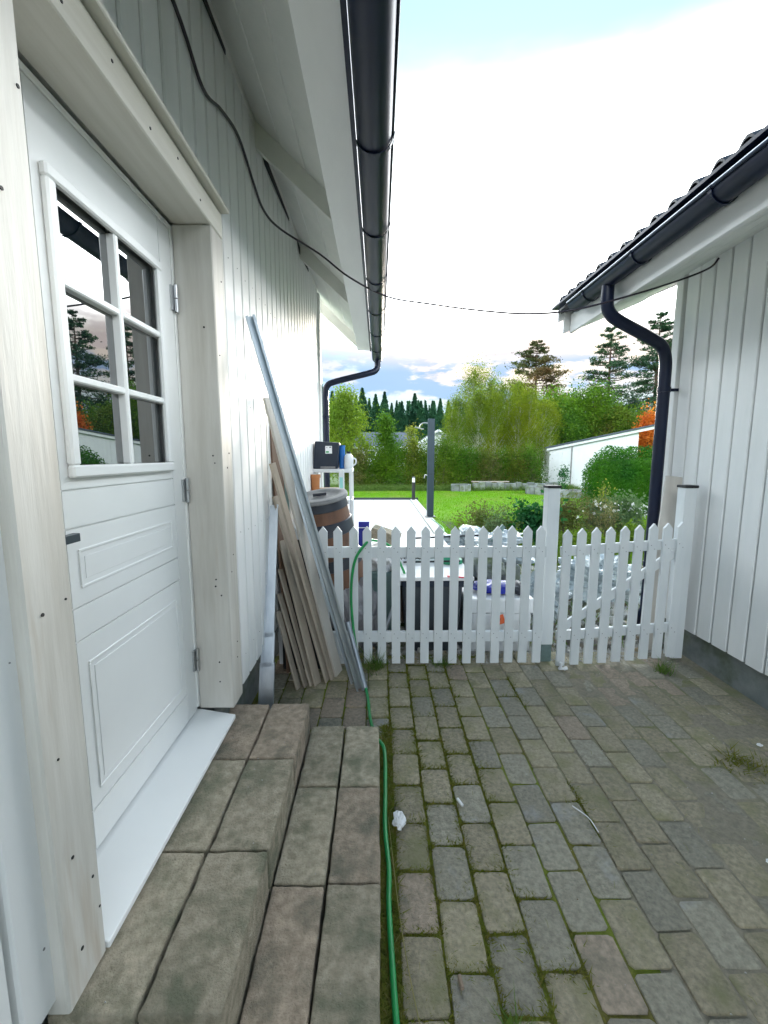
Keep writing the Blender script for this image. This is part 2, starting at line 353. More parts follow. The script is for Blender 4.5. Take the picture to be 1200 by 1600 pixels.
# ---- pavers
CX, CY, GAP = .131, .200, .007
def paver_mesh(i):
    rr = random.Random(i); hx, hy = CX/2-GAP/2, CY/2-GAP/2; c = .010
    jit = lambda a: a+rr.uniform(-.0022, .0022)
    o = [(-hx+c,-hy),(hx-c,-hy),(hx,-hy+c),(hx,hy-c),(hx-c,hy),(-hx+c,hy),(-hx,hy-c),(-hx,-hy+c)]
    o = [(jit(a), jit(b)) for a, b in o]
    inn = [(a*.90, b*.935) for a, b in o]; mid = [(a*.97, b*.98) for a, b in o]
    mb = MB(); v = [(a,b,-.05) for a,b in o]+[(a,b,-.008) for a,b in o]+[(a,b,-.0022) for a,b in mid]+[(a,b,0+rr.uniform(-.0008,.0008)) for a,b in inn]+[(0,0,.0012)]
    f = []
    for L_ in range(3):
        for k in range(8): f.append((L_*8+k, L_*8+(k+1)%8, (L_+1)*8+(k+1)%8, (L_+1)*8+k))
    for k in range(8): f.append((24+k, 24+(k+1)%8, 32))
    mb.add(v, f); return mb
pm = [[paver_mesh(i*3+j).mesh('paver', M[mk], smooth=True) for i in range(3)] for j, mk in enumerate(('paver', 'paver2', 'paver3'))]
paving = tag(bpy.data.objects.new('paving', None), kind='structure'); COL.objects.link(paving); ORG[paving.name] = Vector((0,0,0))
rest = MB(); cand = []
for c in range(-6, 17):
    cx = .0585+.131*c+.131/2-.0
    for r_ in range(-16, 15):
        cy = 1.03+CY*r_+(CY/2 if c % 2 else 0)
        if cy > 3.0 or cy < -2.9: continue
        if cx < .03 and cy < 2.06: continue
        if cx > 2.20: continue
        if cx < -.70: continue
        cand.append((cx, cy))
vis = sorted([p for p in cand if p[1] > .45], key=lambda p: p[1])[:300]; visset = set(vis)
for cx, cy in cand:
    rr = random.random(); warm = .5+.3*math.sin(cx*2.1+cy*1.7)
    j = 0 if rr < .5 else (1 if rr < .5+.35*warm else 2)
    if cy < 1.3 and random.random() < .25: j = 2
    zz = random.uniform(-.003, .003)-.004*(1 if cx > 1.3 else 0)
    if (cx, cy) in visset:
        o = link('paver', pm[j][random.randrange(3)], paving, (cx+random.uniform(-.002, .002), cy+random.uniform(-.003, .003), zz+.001),
                 (R(random.uniform(-.8, .8)), R(random.uniform(-.8, .8)), R(random.uniform(-.9, .9))+(math.pi if random.random() < .5 else 0)))
    else:
        m_ = paver_mesh(random.randrange(5)); rest.add([(v[0]+cx, v[1]+cy, v[2]+zz) for v in m_.v], m_.f)
tag(rest.build('paver_field', M['paver'], paving, smooth=True), kind='stuff')

# ---- patio of pale slabs beyond the fence
patio = tag(bpy.data.objects.new('patio', None), kind='structure'); COL.objects.link(patio); ORG[patio.name] = Vector((0,0,0))
sb = MB(); sb.box(-.298, .298, -.298, .298, -.05, 0); slab_me = sb.mesh('patio_slab', M['slab'], bevel=.004)
for i in range(7):
    for j in range(15):
        link('patio_slab', slab_me, patio, (1.0-.3-.6*i+.02, 5.05+.3+.6*j, .012+random.uniform(-.0015, .0015)), (0, 0, R(random.choice((0, 90, 180)))))
for j in range(15):
    mb = MB(); mb.box(1.035, 1.24, 5.06+.6*j, 5.65+.6*j, -.05, .035); mb.build('edge_kerb', M['slab'], patio, bevel=.006)
mb = MB(); mb.box(-3.3, 1.3, 14.10, 14.15, -.05, .075); mb.build('edge_board', M['darkedge'], patio)

# ---- grass blades
def blades(name, pts, h, w, m, lean=.5, parent=None):
    n = len(pts); a = RNG.random(n)*6.283; hh = h*(.5+RNG.random(n)); dx = np.cos(a)*w; dy = np.sin(a)*w
    lx = RNG.normal(size=n)*lean*hh; ly = RNG.normal(size=n)*lean*hh
    V = np.stack([pts-np.stack([dx, dy, 0*dx], 1), pts+np.stack([dx, dy, 0*dx], 1), pts+np.stack([lx, ly, hh], 1)], 1).reshape(-1, 3)
    return V, np.arange(3*n).reshape(n, 3)
n = 190000; px_ = RNG.random(n)*17-6; py_ = 5.2+(RNG.random(n)**1.3)*13.2
keep = ~((px_ < 1.30) & (px_ > -3.3) & (py_ < 14.2)) & ~((px_ > 1.5) & (px_ < 4.6) & (py_ < 7.2)) & ~((px_ > 8.6) & (py_ > 18))
P = np.stack([px_, py_, np.full(n, -.03)], 1)[keep]
V, F = blades('g', P, .045, .006, None)
tag(link('lawn_grass', fast('lawn_grass', V, F, M['blade'])), kind='stuff')

# ================================================================== LEFT HOUSE
XW = -.666
ES = []            # eave pieces
lh = thing('white_house', 'white clad house on the left with six-pane glazed door and deep eaves', 'house', (-3.4, 1.5, 0))
mb = MB()
mb.box(-6.2, XW-.045, -4, .84, .33, 3.22); mb.box(-6.2, XW-.045, 1.81, 4.97, .33, 3.22)
mb.box(-6.2, XW-.045, .84, 1.81, 2.345, 3.22); mb.box(-6.2, -.90, .84, 1.81, .33, 2.345)
mb.add([(-6.2,4.969,3.22),(XW-.045,4.969,3.22),(-3.5,4.969,5.2)], [(0,1,2)]); mb.add([(-6.2,-3.99,3.22),(XW-.045,-3.99,3.22),(-3.5,-3.99,5.2)], [(0,1,2)])
mb.build('wall', M['white_wall'], lh)
mb = MB(); mb.box(-6.1, XW-.09, -3.95, .80, -.1, .33); mb.box(-6.1, XW-.09, 1.84, 4.93, -.1, .33); mb.box(-6.1, -.80, .80, 1.84, -.1, .30); mb.build('plinth', M['concrete'], lh)
# boards: profile with rounded shoulders, laid out along Y
def board_mesh(w, h, m, axis='x', sgn=1, t=.021, gap=.015):
    g = .0045; c = .006
    pr = [(-w/2, 0), (-w/2, t-c), (-w/2+c*.7, t), (w/2-c*.7-gap, t), (w/2-gap, t-c), (w/2-gap, 0)]
    mb = MB(); mb.prism(pr, lambda p: (sgn*p[1], p[0], 0), lambda p: (sgn*p[1], p[0], h)); return mb.mesh('wall_board', m)
WT = 3.19; BZ = .34
def run(ya, yb, zb, n):
    w = (yb-ya)/n; me = board_mesh(w, WT-zb, M['white_wall'])
    for k in range(n): link('wall_board', me, lh, (XW-.021, ya+w*(k+.5), zb+(random.uniform(-.002, .002) if zb < 1 else 0)))
run(-.68, .80, BZ, 12); run(1.86, 4.92, BZ, 25); run(.80, 1.86, 2.436, 9)
mb = MB(); mb.box(XW-.040, XW-.020, -.7, .80, .35, 3.2); mb.box(XW-.040, XW-.020, 1.86, 4.95, .35, 3.2); mb.box(XW-.04, XW-.020, .80, 1.86, 2.45, 3.2); mb.build('wall_backing', M['soffit'], lh)
mb = MB(); mb.box(XW-.03, XW+.022, 4.915, 5.01, .325, 3.2); mb.build('corner_board', M['white_trim'], lh, bevel=.003)
mb = MB(); mb.box(XW-.03, XW+.004, -.7, 4.91, 3.192, 3.26); mb.build('frieze_board', M['soffit'], lh, bevel=.003)
# casings
def nails(pts, nx, m=M['blackmatte'], r=.0035, ax='x'):
    mb = MB()
    for p in pts:
        p = Vector(p); d = Vector((.0012, 0, 0)) if ax == 'x' else Vector((0, -.0012, 0))
        mb.tube([p-d, p+d], r*random.uniform(.7, 1.2), 8)
    return mb
mb = MB(); mb.box(-.79, -.64, 1.772, 1.895, .345, 2.325); 
nl = nails([(XW+.0004, 1.86+.1224*(k+.5)+random.uniform(-.01, .01), z_+random.uniform(-.01, .01)) for k in range(24) for z_ in (.48, 1.08, 1.70, 2.32)]+[(XW+.0004, -.68+.1233*(k+.5), z_) for k in range(12) for z_ in (.48, 1.08, 1.70)], 0, r=.0022)
nl.build('nail', M['lid'], lh); mb = MB(); mb.box(-.79, -.64, 1.772, 1.895, .345, 2.325)
c1 = mb.build('door_casing', M['primed_wood'], lh, bevel=.004)
nails([(-.6395, 1.80+random.random()*.06, z_) for z_ in (.55, .62, .95, 1.02, 1.4, 1.46, 1.85, 2.15)], 0).build('nail', M['blackmatte'], c1)
nails([(-.70+random.random()*.03, 1.7715, z_) for z_ in (.47, .56, .90, .93, .86, 1.42, 1.45, 1.95)], 0, ax='y').build('nail', M['blackmatte'], c1)
mb = MB(); mb.box(-.79, -.64, .752, .872, .30, 2.325); c2 = mb.build('door_casing', M['primed_wood'], lh, bevel=.004)
nails([(-.6395, y_, z_) for y_, z_ in ((.79, 1.15), (.852, 1.16), (.80, .62), (.85, .52), (.862, .43), (.80, .40), (.86, 2.1), (.80, 1.9), (.79, .85))], 0).build('nail', M['blackmatte'], c2)
mb = MB(); mb.box(-.79, -.64, .70, 1.90, 2.328, 2.425); c3 = mb.build('door_lintel', M['primed_woodY'], lh, bevel=.004)
nails([(-.6395, 1.0+.17*i, 2.36+.03*(i % 2)) for i in range(5)], 0).build('nail', M['blackmatte'], c3)
mb = MB(); mb.box(-.80, -.61, .70, 1.905, 2.4285, 2.445); mb.build('drip_board', M['primed_woodY'], lh, bevel=.003)
# frame inside casing
mb = MB(); mb.box(-.86, -.7905, .87, .893, .36, 2.318); mb.box(-.86, -.7905, 1.758, 1.786, .36, 2.318); mb.box(-.86, -.7905, .893, 1.758, 2.300, 2.318)
mb.build('door_frame', M['white_trim'], lh, bevel=.002)
mb = MB(); mb.prism([(-.86, .30), (-.635, .30), (-.635, .318), (-.78, .345), (-.86, .345)], lambda p: (p[0], .875, p[1]), lambda p: (p[0], 1.769, p[1]))
mb.build('door_sill', M['door'], lh, bevel=.002)
# the door
DX = -.795; Y0, Y1, Z0, Z1 = .895, 1.756, .352, 2.298
mb = MB()
mb.box(DX-.045, DX-.006, Y0, Y1, Z0, 1.404); mb.box(DX-.045, DX-.006, Y0, Y1, 2.122, Z1); mb.box(DX-.045, DX-.006, Y0, 1.128, 1.404, 2.122); mb.box(DX-.045, DX-.006, 1.638, Y1, 1.404, 2.122)
# face: stiles and bands with grooves
mb.box(DX-.0055, DX, Y0, 1.078, Z0, Z1); mb.box(DX-.0055, DX, 1.672, Y1, Z0, Z1)
zs = [Z0, .470, .962, 1.052, 1.262, 1.362, 1.404]
for a, b_ in zip(zs[:-1], zs[1:]): mb.box(DX-.0055, DX, 1.0815, 1.6685, a+(.0025 if a != Z0 else 0), b_-(.0025 if b_ != 1.404 else 0))
mb.box(DX-.0055, DX, 1.0815, 1.128, 1.404, 2.122); mb.box(DX-.0055, DX, 1.638, 1.6685, 1.404, 2.122); mb.box(DX-.0055, DX, 1.0815, 1.6685, 2.122, Z1)
door = mb.build('door', M['door'], lh)
def ring(y0, y1, z0, z1, w, t, name, m, parent, x=DX, bev=.002):
    mb = MB(); mb.box(x, x+t, y0, y1, z0, z0+w); mb.box(x, x+t, y0, y1, z1-w, z1); mb.box(x, x+t, y0, y0+w, z0+w, z1-w); mb.box(x, x+t, y1-w, y1, z0+w, z1-w)
    return mb.build(name, m, parent, bevel=bev)
for (a, b_) in ((1.098, 1.204), (.512, .893)):
    ring(1.118, 1.634, a, b_, .008, .0035, 'panel_moulding', M['door'], door, bev=.0012)
    mb = MB(); mb.box(DX, DX+.0015, 1.140, 1.612, a+.022, b_-.022); mb.build('raised_panel', M['door'], door, bevel=.001)
ring(1.105, 1.648, 1.393, 2.135, .032, .020, 'glazing_frame', M['door'], door, bev=.005)
mb = MB(); mb.box(DX-.022, DX+.014, 1.372, 1.392, 1.425, 2.103); mb.build('glazing_bar', M['door'], door, bevel=.004)
for zz in (1.648, 1.880):
    for ya, yb in ((1.137, 1.372), (1.392, 1.616)):
        mb = MB(); mb.box(DX-.022, DX+.014, ya, yb, zz-.010, zz+.010); mb.build('glazing_bar', M['door'], door, bevel=.004)
for ya, yb in ((1.13, 1.371), (1.393, 1.636)):
    for za, zb in ((1.406, 1.637), (1.659, 1.869), (1.891, 2.12)):
        mb = MB(); mb.box(DX-.016, DX-.010, ya, yb, za, zb); mb.build('pane', M['glass'], door)
for zz in (2.05, 1.31, .58):
    mb = MB(); mb.tube([(DX+.014, 1.757, zz-.05), (DX+.014, 1.757, zz-.002)], .0075, 10); mb.tube([(DX+.014, 1.757, zz+.002), (DX+.014, 1.757, zz+.05)], .0075, 10)
    mb.box(DX+.0005, DX+.008, 1.735, 1.769, zz-.045, zz+.045); mb.build('hinge', M['steel'], door, smooth=True)
mb = MB(); mb.box(DX, DX+.006, .925, .955, 1.17, 1.32); mb.tube([(DX, .94, 1.252), (DX+.055, .94, 1.252)], .008, 10); mb.box(DX+.044, DX+.062, .93, 1.045, 1.242, 1.262)
mb.build('door_handle', M['pole'], door, bevel=.001)
# eaves
_before = set(lh.children)
def rafter(yy, name='rafter', t=.048):
    mb = MB(); pr = [(-1.2, 3.70), (-.28, 2.875), (-.28, 3.02), (-1.2, 3.87)]
    mb.prism(pr, lambda p: (p[0], yy-t/2, p[1]), lambda p: (p[0], yy+t/2, p[1])); return mb.build(name, M['soffit'], lh, bevel=.003)
for yy in (-1.2, .1, 1.42, 2.87, 4.32): rafter(yy)
rafter(5.95, 'barge_board', .03)
for k in range(7):     # soffit boards between wall and fascia, laid along the eave on top of the rafters
    x0 = -.29-.15*k; z0 = 3.03+(.15*k)*.93
    mb = MB(); mb.obox((x0-.07, -1.6, z0+.065), (x0-.07, 5.98, z0+.065), (-.1, 0, .093), .198, .018); mb.build('soffit_board', M['soffit'], lh, bevel=.003)
mb = MB(); mb.box(-.285, -.275, -1.6, 5.96, 2.872, 3.02); mb.build('tail_board', M['soffit'], lh)
mb = MB(); mb.obox((-.19, -1.6, 2.858), (-.19, 5.97, 2.858), (1, 0, -.06), .185, .022); mb.build('eave_board', M['white_trim'], lh, bevel=.003)
mb = MB(); mb.box(-.118, -.098, -1.6, 5.98, 2.835, 3.0); mb.build('fascia', M['black'], lh)
mb = MB(); mb.prism([(-.08, 2.985), (-.08, 3.03), (-3.5, 6.15), (-3.5, 6.07)], lambda p: (p[0], -4.2, p[1]), lambda p: (p[0], 5.98, p[1]))
mb.prism([(-6.9, 3.03), (-6.9, 2.985), (-3.5, 6.07), (-3.5, 6.15)], lambda p: (p[0], -4.2, p[1]), lambda p: (p[0], 5.98, p[1])); mb.build('roof', M['tile'], lh)
# gutter
def gutter(x, zc, r, y0, y1, parent, bracket_ys, side=1, mt=None):
    mt = mt or M['black']; mb = MB(); n = 14; pr = []
    for k in range(n+1):
        a = math.pi+math.pi*k/n; pr.append((x+r*math.cos(a), zc+r*math.sin(a)))
    for k in range(n, -1, -1):
        a = math.pi+math.pi*k/n; pr.append((x+(r-.003)*math.cos(a), zc+(r-.003)*math.sin(a)))
    m2 = len(pr); v = [(p[0], y0, p[1]) for p in pr]+[(p[0], y1, p[1]) for p in pr]
    mb.add(v, [(i, (i+1) % m2, m2+(i+1) % m2, m2+i) for i in range(m2)])
    for yy in (y0, y1):   # end caps
        mb.add([(x+r*math.cos(math.pi+math.pi*k/n), yy, zc+r*math.sin(math.pi+math.pi*k/n)) for k in range(n+1)], [tuple(range(n+1))])
    mb.tube([(x+side*(r+.004), y0, zc+.002), (x+side*(r+.004), y1, zc+.002)], .0075, 8)
    g = mb.build('gutter', mt, parent, smooth=True)
    for by in bracket_ys:
        b = MB(); pts = [(x+(r+.006)*math.cos(a), by, zc+(r+.006)*math.sin(a)) for a in [math.pi+math.pi*k/10 for k in range(11)]]
        for p, q in zip(pts[:-1], pts[1:]): b.obox(p, q, (0, 1, 0), .022, .004)
        b.tube([(x+side*(r+.004), by-.012, zc+.003), (x+side*(r+.004), by+.012, zc+.003)], .011, 8)
        b.build('gutter_bracket', mt, g)
    return g
gutter(-.018, 2.765, .073, -1.6, 6.02, lh, [1.27+.69*i for i in range(7)]+[.58, -.1])
mb = MB(); pts = curve_pts([(-.018, 5.86, 2.72), (-.018, 5.86, 2.62), (-.05, 5.83, 2.555), (-.16, 5.79, 2.51), (-.56, 5.70, 2.395), (-.66, 5.68, 2.34), (-.685, 5.675, 2.25), (-.685, 5.675, 2.1)], 6)
mb.tube(pts+[Vector((-.685, 5.675, .1))], .040, 14); dp = mb.build('downpipe', M['black'], lh, smooth=True)
for zz in (1.95, .7):
    b = MB(); b.tube([(-.685, 5.675, zz-.015), (-.685, 5.675, zz+.015)], .045, 14); b.box(-.79, -.70, 5.575, 5.66, zz-.01, zz+.01); b.build('pipe_clamp', M['black'], dp)

# the eave was set out on a wall plane 10 % farther off: bring it to the real wall plane
def rescale(objs, k, kz=None):
    done = set()
    for o in objs:
        if o.type != 'MESH' or o.data.name in done: continue
        done.add(o.data.name); w = ORG[o.name]; n_ = len(o.data.vertices); co = np.empty(n_*3, np.float32); o.data.vertices.foreach_get('co', co); co = co.reshape(-1, 3)+np.array(w)
        co[:, :2] *= k
        co[:, 2] = HC+(co[:, 2]-HC)*k if kz is None else -.018+(co[:, 2]+.018)*kz
        o.data.vertices.foreach_set('co', (co-np.array(w)).ravel().astype(np.float32)); o.data.update()
def family(o): return [o]+[q for c_ in o.children for q in family(c_)]
rescale([q for c_ in lh.children if c_ not in _before for q in family(c_)], .9)

for ya, yb in ((.15, 1.22), (1.34, 2.1), (2.62, 3.42), (3.72, 4.3)):  # solid black wedges on the frieze paint the dark of open vent gaps
    mb = MB(); mb.prism([(ya, 3.185), (ya+.12, 3.125), (yb, 3.165), (yb, 3.185)], lambda p: (XW+.0045, p[0], p[1]), lambda p: (XW+.008, p[0], p[1])); mb.build('vent_gap_shade', M['blackmatte'], lh)

# ================================================================== RIGHT HOUSE
XR = 2.20
rh = thing('white_outbuilding', 'white clad outbuilding on the right with black pantile roof edge', 'house', (4.5, 0, 0))
mb = MB(); mb.box(XR+.03, 7.5, -4, 3.27, .205, 2.85); mb.add([(XR+.03,3.268,2.85),(7.5,3.268,2.85),(4.9,3.268,4.0)], [(0,1,2)]); mb.build('wall', M['white_wall'], rh)
mb = MB(); mb.box(XR+.045, 7.4, -4, 3.25, -.1, .205); mb.build('plinth', M['concrete'], rh)
bmr = board_mesh(.1325, 2.83-.21, M['white_wall'], sgn=-1, gap=.014)
y = 3.16
while y > -1.2:
    link('wall_board', bmr, rh, (XR+.021, y, .21+random.uniform(-.003, .003))); y -= .1325
mb = MB(); mb.box(XR-.018, XR+.05, 3.228, 3.302, .20, 2.83); mb.build('corner_board', M['white_trim'], rh, bevel=.003)
for zz, yy in ((-.05, 0),):
    pass
# sloped soffit, fascia, roof, tiles
T = math.tan(R(22.5))
mb = MB(); mb.obox((1.66, -1.6, 2.575), (1.66, 3.86, 2.575), (0, 0, 1), .15, .022); mb.build('fascia', M['white_trim'], rh, bevel=.002)
for k in range(4):
    x0 = 1.675+.145*k
    mb = MB(); mb.obox((x0+.07, -1.6, 2.525+(x0+.07-1.675)*T+.0), (x0+.07, 3.86, 2.525+(x0+.07-1.675)*T), (1, 0, T), .156, .018); mb.build('soffit_board', M['soffit'], rh, bevel=.003)
# stepped barge boards at the far end
mb = MB(); mb.prism([(1.60, 2.50), (1.60, 2.68), (4.9, 2.68+3.3*T), (4.9, 2.50+3.3*T)], lambda p: (p[0], 3.862, p[1]), lambda p: (p[0], 3.885, p[1])); mb.build('barge_board', M['white_trim'], rh, bevel=.002)
mb = MB(); mb.prism([(1.56, 2.60), (1.56, 2.76), (4.9, 2.76+3.34*T), (4.9, 2.60+3.34*T)], lambda p: (p[0], 3.888, p[1]), lambda p: (p[0], 3.908, p[1])); mb.build('barge_board', M['white_trim'], rh, bevel=.002)
mb = MB(); mb.prism([(1.58, 2.665), (1.58, 2.70), (4.9, 2.70+3.32*T), (4.9, 2.665+3.32*T)], lambda p: (p[0], -4.2, p[1]), lambda p: (p[0], 3.89, p[1]))
mb.prism([(8.2, 2.665), (8.2, 2.70), (4.9, 2.70+3.32*T), (4.9, 2.665+3.32*T)], lambda p: (p[0], -4.2, p[1]), lambda p: (p[0], 3.89, p[1])); mb.build('roof', M['blackmatte'], rh)
WV = .155; LT = .36
def tile_mesh():
    n = 12; th = .014; top = []
    for k in range(n+1):
        t = k/n; h = .062*max(0, math.sin(min(1, t/.72)*math.pi))**.8 if t < .72 else -.006*math.sin((t-.72)/.28*math.pi)
        top.append((t*WV*1.04, h))
    v = []; 
    for e in (0, 1):
        zr = e*LT*T-e*.018; x = e*LT
        for (a, h) in top: v.append((x, -a, h+zr+.018*(1)))
        for (a, h) in top: v.append((x, -a, h+zr+.018-th))
    m_ = n+1; f = []
    for k in range(n):
        f.append((k, k+1, 2*m_+k+1, 2*m_+k)); f.append((m_+k, 3*m_+k, 3*m_+k+1, m_+k+1)); f.append((k, m_+k, m_+k+1, k+1)); f.append((2*m_+k, 2*m_+k+1, 3*m_+k+1, 3*m_+k))
    f += [(0, 2*m_, 3*m_, m_), (n, m_+n, 3*m_+n, 2*m_+n)]
    mb = MB(); mb.add(v, f); return mb.mesh('roof_tile', M['tile'], smooth=True)
tm = tile_mesh()
for r_ in range(6):
    for k in range(26):
        link('roof_tile', tm, rh, (1.555+r_*(LT-.03), 3.90-WV*k, 2.715+r_*(LT-.03)*T+random.uniform(-.002, .002)), (0, 0, R(random.uniform(-.5, .5))))
gutter(1.575, 2.655, .062, -1.6, 3.60, rh, [3.35-.62*i for i in range(7)], side=-1)
mb = MB(); mb.box(1.50, 1.56, -1.6, 3.90, 2.700, 2.716); mb.build('eave_flashing', M['black'], rh)
mb = MB(); mb.tube([(1.507, -1.6, 2.668), (1.507, 3.61, 2.668)], .0035, 6); mb.build('gutter_lip', M['galv'], rh)
mb = MB(); pts = curve_pts([(1.575, 3.10, 2.63), (1.575, 3.10, 2.50), (1.60, 3.11, 2.435), (1.68, 3.13, 2.385), (1.95, 3.19, 2.285), (2.055, 3.215, 2.23), (2.095, 3.225, 2.14), (2.10, 3.225, 2.0)], 6)
mb.tube(pts+[Vector((2.10, 3.225, .25)), Vector((2.085, 3.30, .12))], .041, 16); dp = mb.build('downpipe', M['black'], rh, smooth=True)
for zz in (1.93, .62):
    b = MB(); b.tube([(2.10, 3.225, zz-.018), (2.10, 3.225, zz+.018)], .046, 16); b.box(2.12, 2.21, 3.215, 3.235, zz-.01, zz+.01); b.build('pipe_clamp', M['black'], dp)

# ================================================================== STEPS OF STACKED BLOCKS
steps = thing('block_steps', 'two-tier step of rough stone blocks stacked below the white door', 'steps', (-.33, 1.4, 0))
def rough_block(x0, x1, y0, y1, z0, z1, seed, m):
    rs = np.random.default_rng(seed); nx, ny, nz = 13, 23, 9
    bm = bmesh.new(); bmesh.ops.create_cube(bm, size=1); 
    bmesh.ops.subdivide_edges(bm, edges=[e for e in bm.edges if abs((e.verts[0].co-e.verts[1].co).x) > .5], cuts=nx, use_grid_fill=True)
    bmesh.ops.subdivide_edges(bm, edges=[e for e in bm.edges if abs((e.verts[0].co-e.verts[1].co).y) > .5], cuts=ny, use_grid_fill=True)
    bmesh.ops.subdivide_edges(bm, edges=[e for e in bm.edges if abs((e.verts[0].co-e.verts[1].co).z) > .5], cuts=nz, use_grid_fill=True)
    from mathutils import noise
    sx, sy, sz = x1-x0-.008, y1-y0-.008, z1-z0-.003; off = Vector((seed*3.7, seed*1.9, seed*.7))
    for v in bm.verts:
        p = Vector([math.copysign(.5*(1-(1-min(1, abs(2*q_)))**1.9), q_)*s_ for q_, s_ in zip(v.co, (sx, sy, sz))]); r = .006+.016*max(0, noise.noise(p*13+off))
        q = Vector((max(-sx/2+r, min(sx/2-r, p.x)), max(-sy/2+r, min(sy/2-r, p.y)), max(-sz/2+r, min(sz/2-r, p.z)))); d = p-q
        if d.length > 1e-5:
            e = abs(d.x) > 1e-6, abs(d.y) > 1e-6, abs(d.z) > 1e-6
            if sum(e) > 1: p = q+d.normalized()*r
        a = noise.noise(p*10+off)*.0022+noise.noise(p*34+off)*.0026+noise.noise(p*80+off)*.0018
        v.co = p+(d.normalized() if d.length > 1e-5 else Vector((0, 0, 1)))*a
    me = bpy.data.meshes.new('stone_block'); bm.to_mesh(me); bm.free(); me.materials.append(M[m])
    me.polygons.foreach_set('use_smooth', [True]*len(me.polygons))
    return link('stone_block', me, steps, ((x0+x1)/2, (y0+y1)/2, (z0+z1)/2), (0, 0, R(rs.uniform(-.6, .6))))
sd_ = 1
for ci, (xa, xb) in enumerate(((-.165, .004), (-.333, -.166), (-.50, -.334), (-.67, -.501))):
    ys = [.38, .775, 1.168, 1.566, 1.955]
    for ya, yb in zip(ys[:-1], ys[1:]):
        if ci > 1 and ya < .7: continue
        sd_ += 1; rough_block(xa, xb, ya, yb, -.01, .14+random.uniform(-.004, .003), sd_, 'block2' if random.random() < .3 else 'block')
for xa, xb in ((-.513, -.328), (-.700, -.515)):
    ys = [.755, 1.141, 1.537, 1.915]
    for k, (ya, yb) in enumerate(zip(ys[:-1], ys[1:])):
        sd_ += 1; rough_block(xa, xb, ya, yb, .141, .281+(.006 if k == 0 else 0)+random.uniform(-.003, .003), sd_, 'block2' if k == 2 else 'block')

# ================================================================== FENCE AND GATE
def picket_mesh(w, h, t=.018):
    mb = MB(); mb.prism([(-w/2, 0), (w/2, 0), (w/2, h-.036), (0, h), (-w/2, h-.036)], lambda p: (p[0], -t/2, p[1]), lambda p: (p[0], t/2, p[1]))
    mb.cur = 1
    for zz in (.185, .215, .79, .815): mb.tube([(.012*(1 if zz in (.185, .79) else -1), -t/2-.0008, zz), (.012*(1 if zz in (.185, .79) else -1), -t/2+.002, zz)], .0032, 6)
    return mb.mesh('picket', [M['fence'], M['lid']])
pk = picket_mesh(.058, .965); FY = 2.845
fence = thing('picket_fence', 'white picket fence panel left of the capped middle post', 'fence', (.35, FY, 0))
for i in range(-3, 16):
    link('picket', pk, fence, (-.369+.0975*i+random.uniform(-.002, .002), FY-.02, .018+random.uniform(-.003, .003)), (0, R(random.uniform(-.4, .4)), 0))
for z0 in (.765, .165):
    mb = MB(); mb.box(-.70, 1.135, FY-.0105, FY+.018, z0, z0+.075); mb.build('rail', M['fence'], fence, bevel=.003)
gate = thing('picket_gate', 'narrow white picket gate with diagonal brace beside the outbuilding wall', 'gate', (1.66, FY, 0))
for i in range(9):
    link('picket', pk, gate, (1.262+.0995*i, FY-.025+.012*i/8*3, -.005+.0055*i+random.uniform(-.002, .002)), (0, R(.3), 0))
for z0 in (.775, .175):
    mb = MB(); mb.obox((1.235, FY-.003, z0+.03), (2.075, FY+.035, z0+.075), (0, 0, 1), .068, .024); mb.build('rail', M['fence'], gate, bevel=.003)
mb = MB(); mb.obox((1.25, FY+.000, .245), (2.05, FY+.034, .79), (0, 0, 1), .060, .020); mb.build('brace', M['fence'], gate, bevel=.003)
def post(x, y, name_label, h=1.245, foot=True):
    p = thing('fence_post', name_label, 'post', (x, y, 0)); w = .041
    mb = MB(); mb.box(x-w, x+w, y-w, y+w, .13 if foot else .02, h-.012); mb.build('shaft', M['fence'], p, bevel=.003)
    mb = MB(); mb.box(x-w-.005, x+w+.005, y-w-.005, y+w+.005, h-.012, h+.006); mb.build('cap', M['blackmatte'], p, bevel=.003)
    if foot:
        mb = MB(); mb.box(x-w+.004, x+w-.004, y-w+.004, y+w-.004, 0, .13); mb.build('metal_foot', M['lichen'], p, bevel=.003)
    return p
post(1.180, FY+.055, 'white fence post with black cap standing between picket panel and gate')
post(2.112, FY+.060, 'white capped gate post set against the outbuilding wall', foot=False)
mb = MB(); mb.box(1.225, 1.285, FY-.10, FY-.085, .0, .012); mb.tube([(1.24, FY-.09, .012), (1.24, FY-.09, .05)], .011, 10); mb.tube([(1.262, FY-.092, .006), (1.285, FY-.092, .010)], .012, 10)
tag(mb.build('gate_stop', M['white_plastic'], loc=(1.25, FY-.09, 0), smooth=True), 'small white gate stop on the paving at the foot of the middle post', 'gate stop')
mb = MB(); mb.obox((2.02, FY+.20, .0), (2.15, FY+.26, 1.30), (1, 0, 0), .12, .02)
tag(mb.build('leaning_white_board', M['plankwhite'], bevel=.003, loc=(2.05, FY+.2, 0)), 'upright white board leaning behind the gate against the outbuilding corner', 'board')

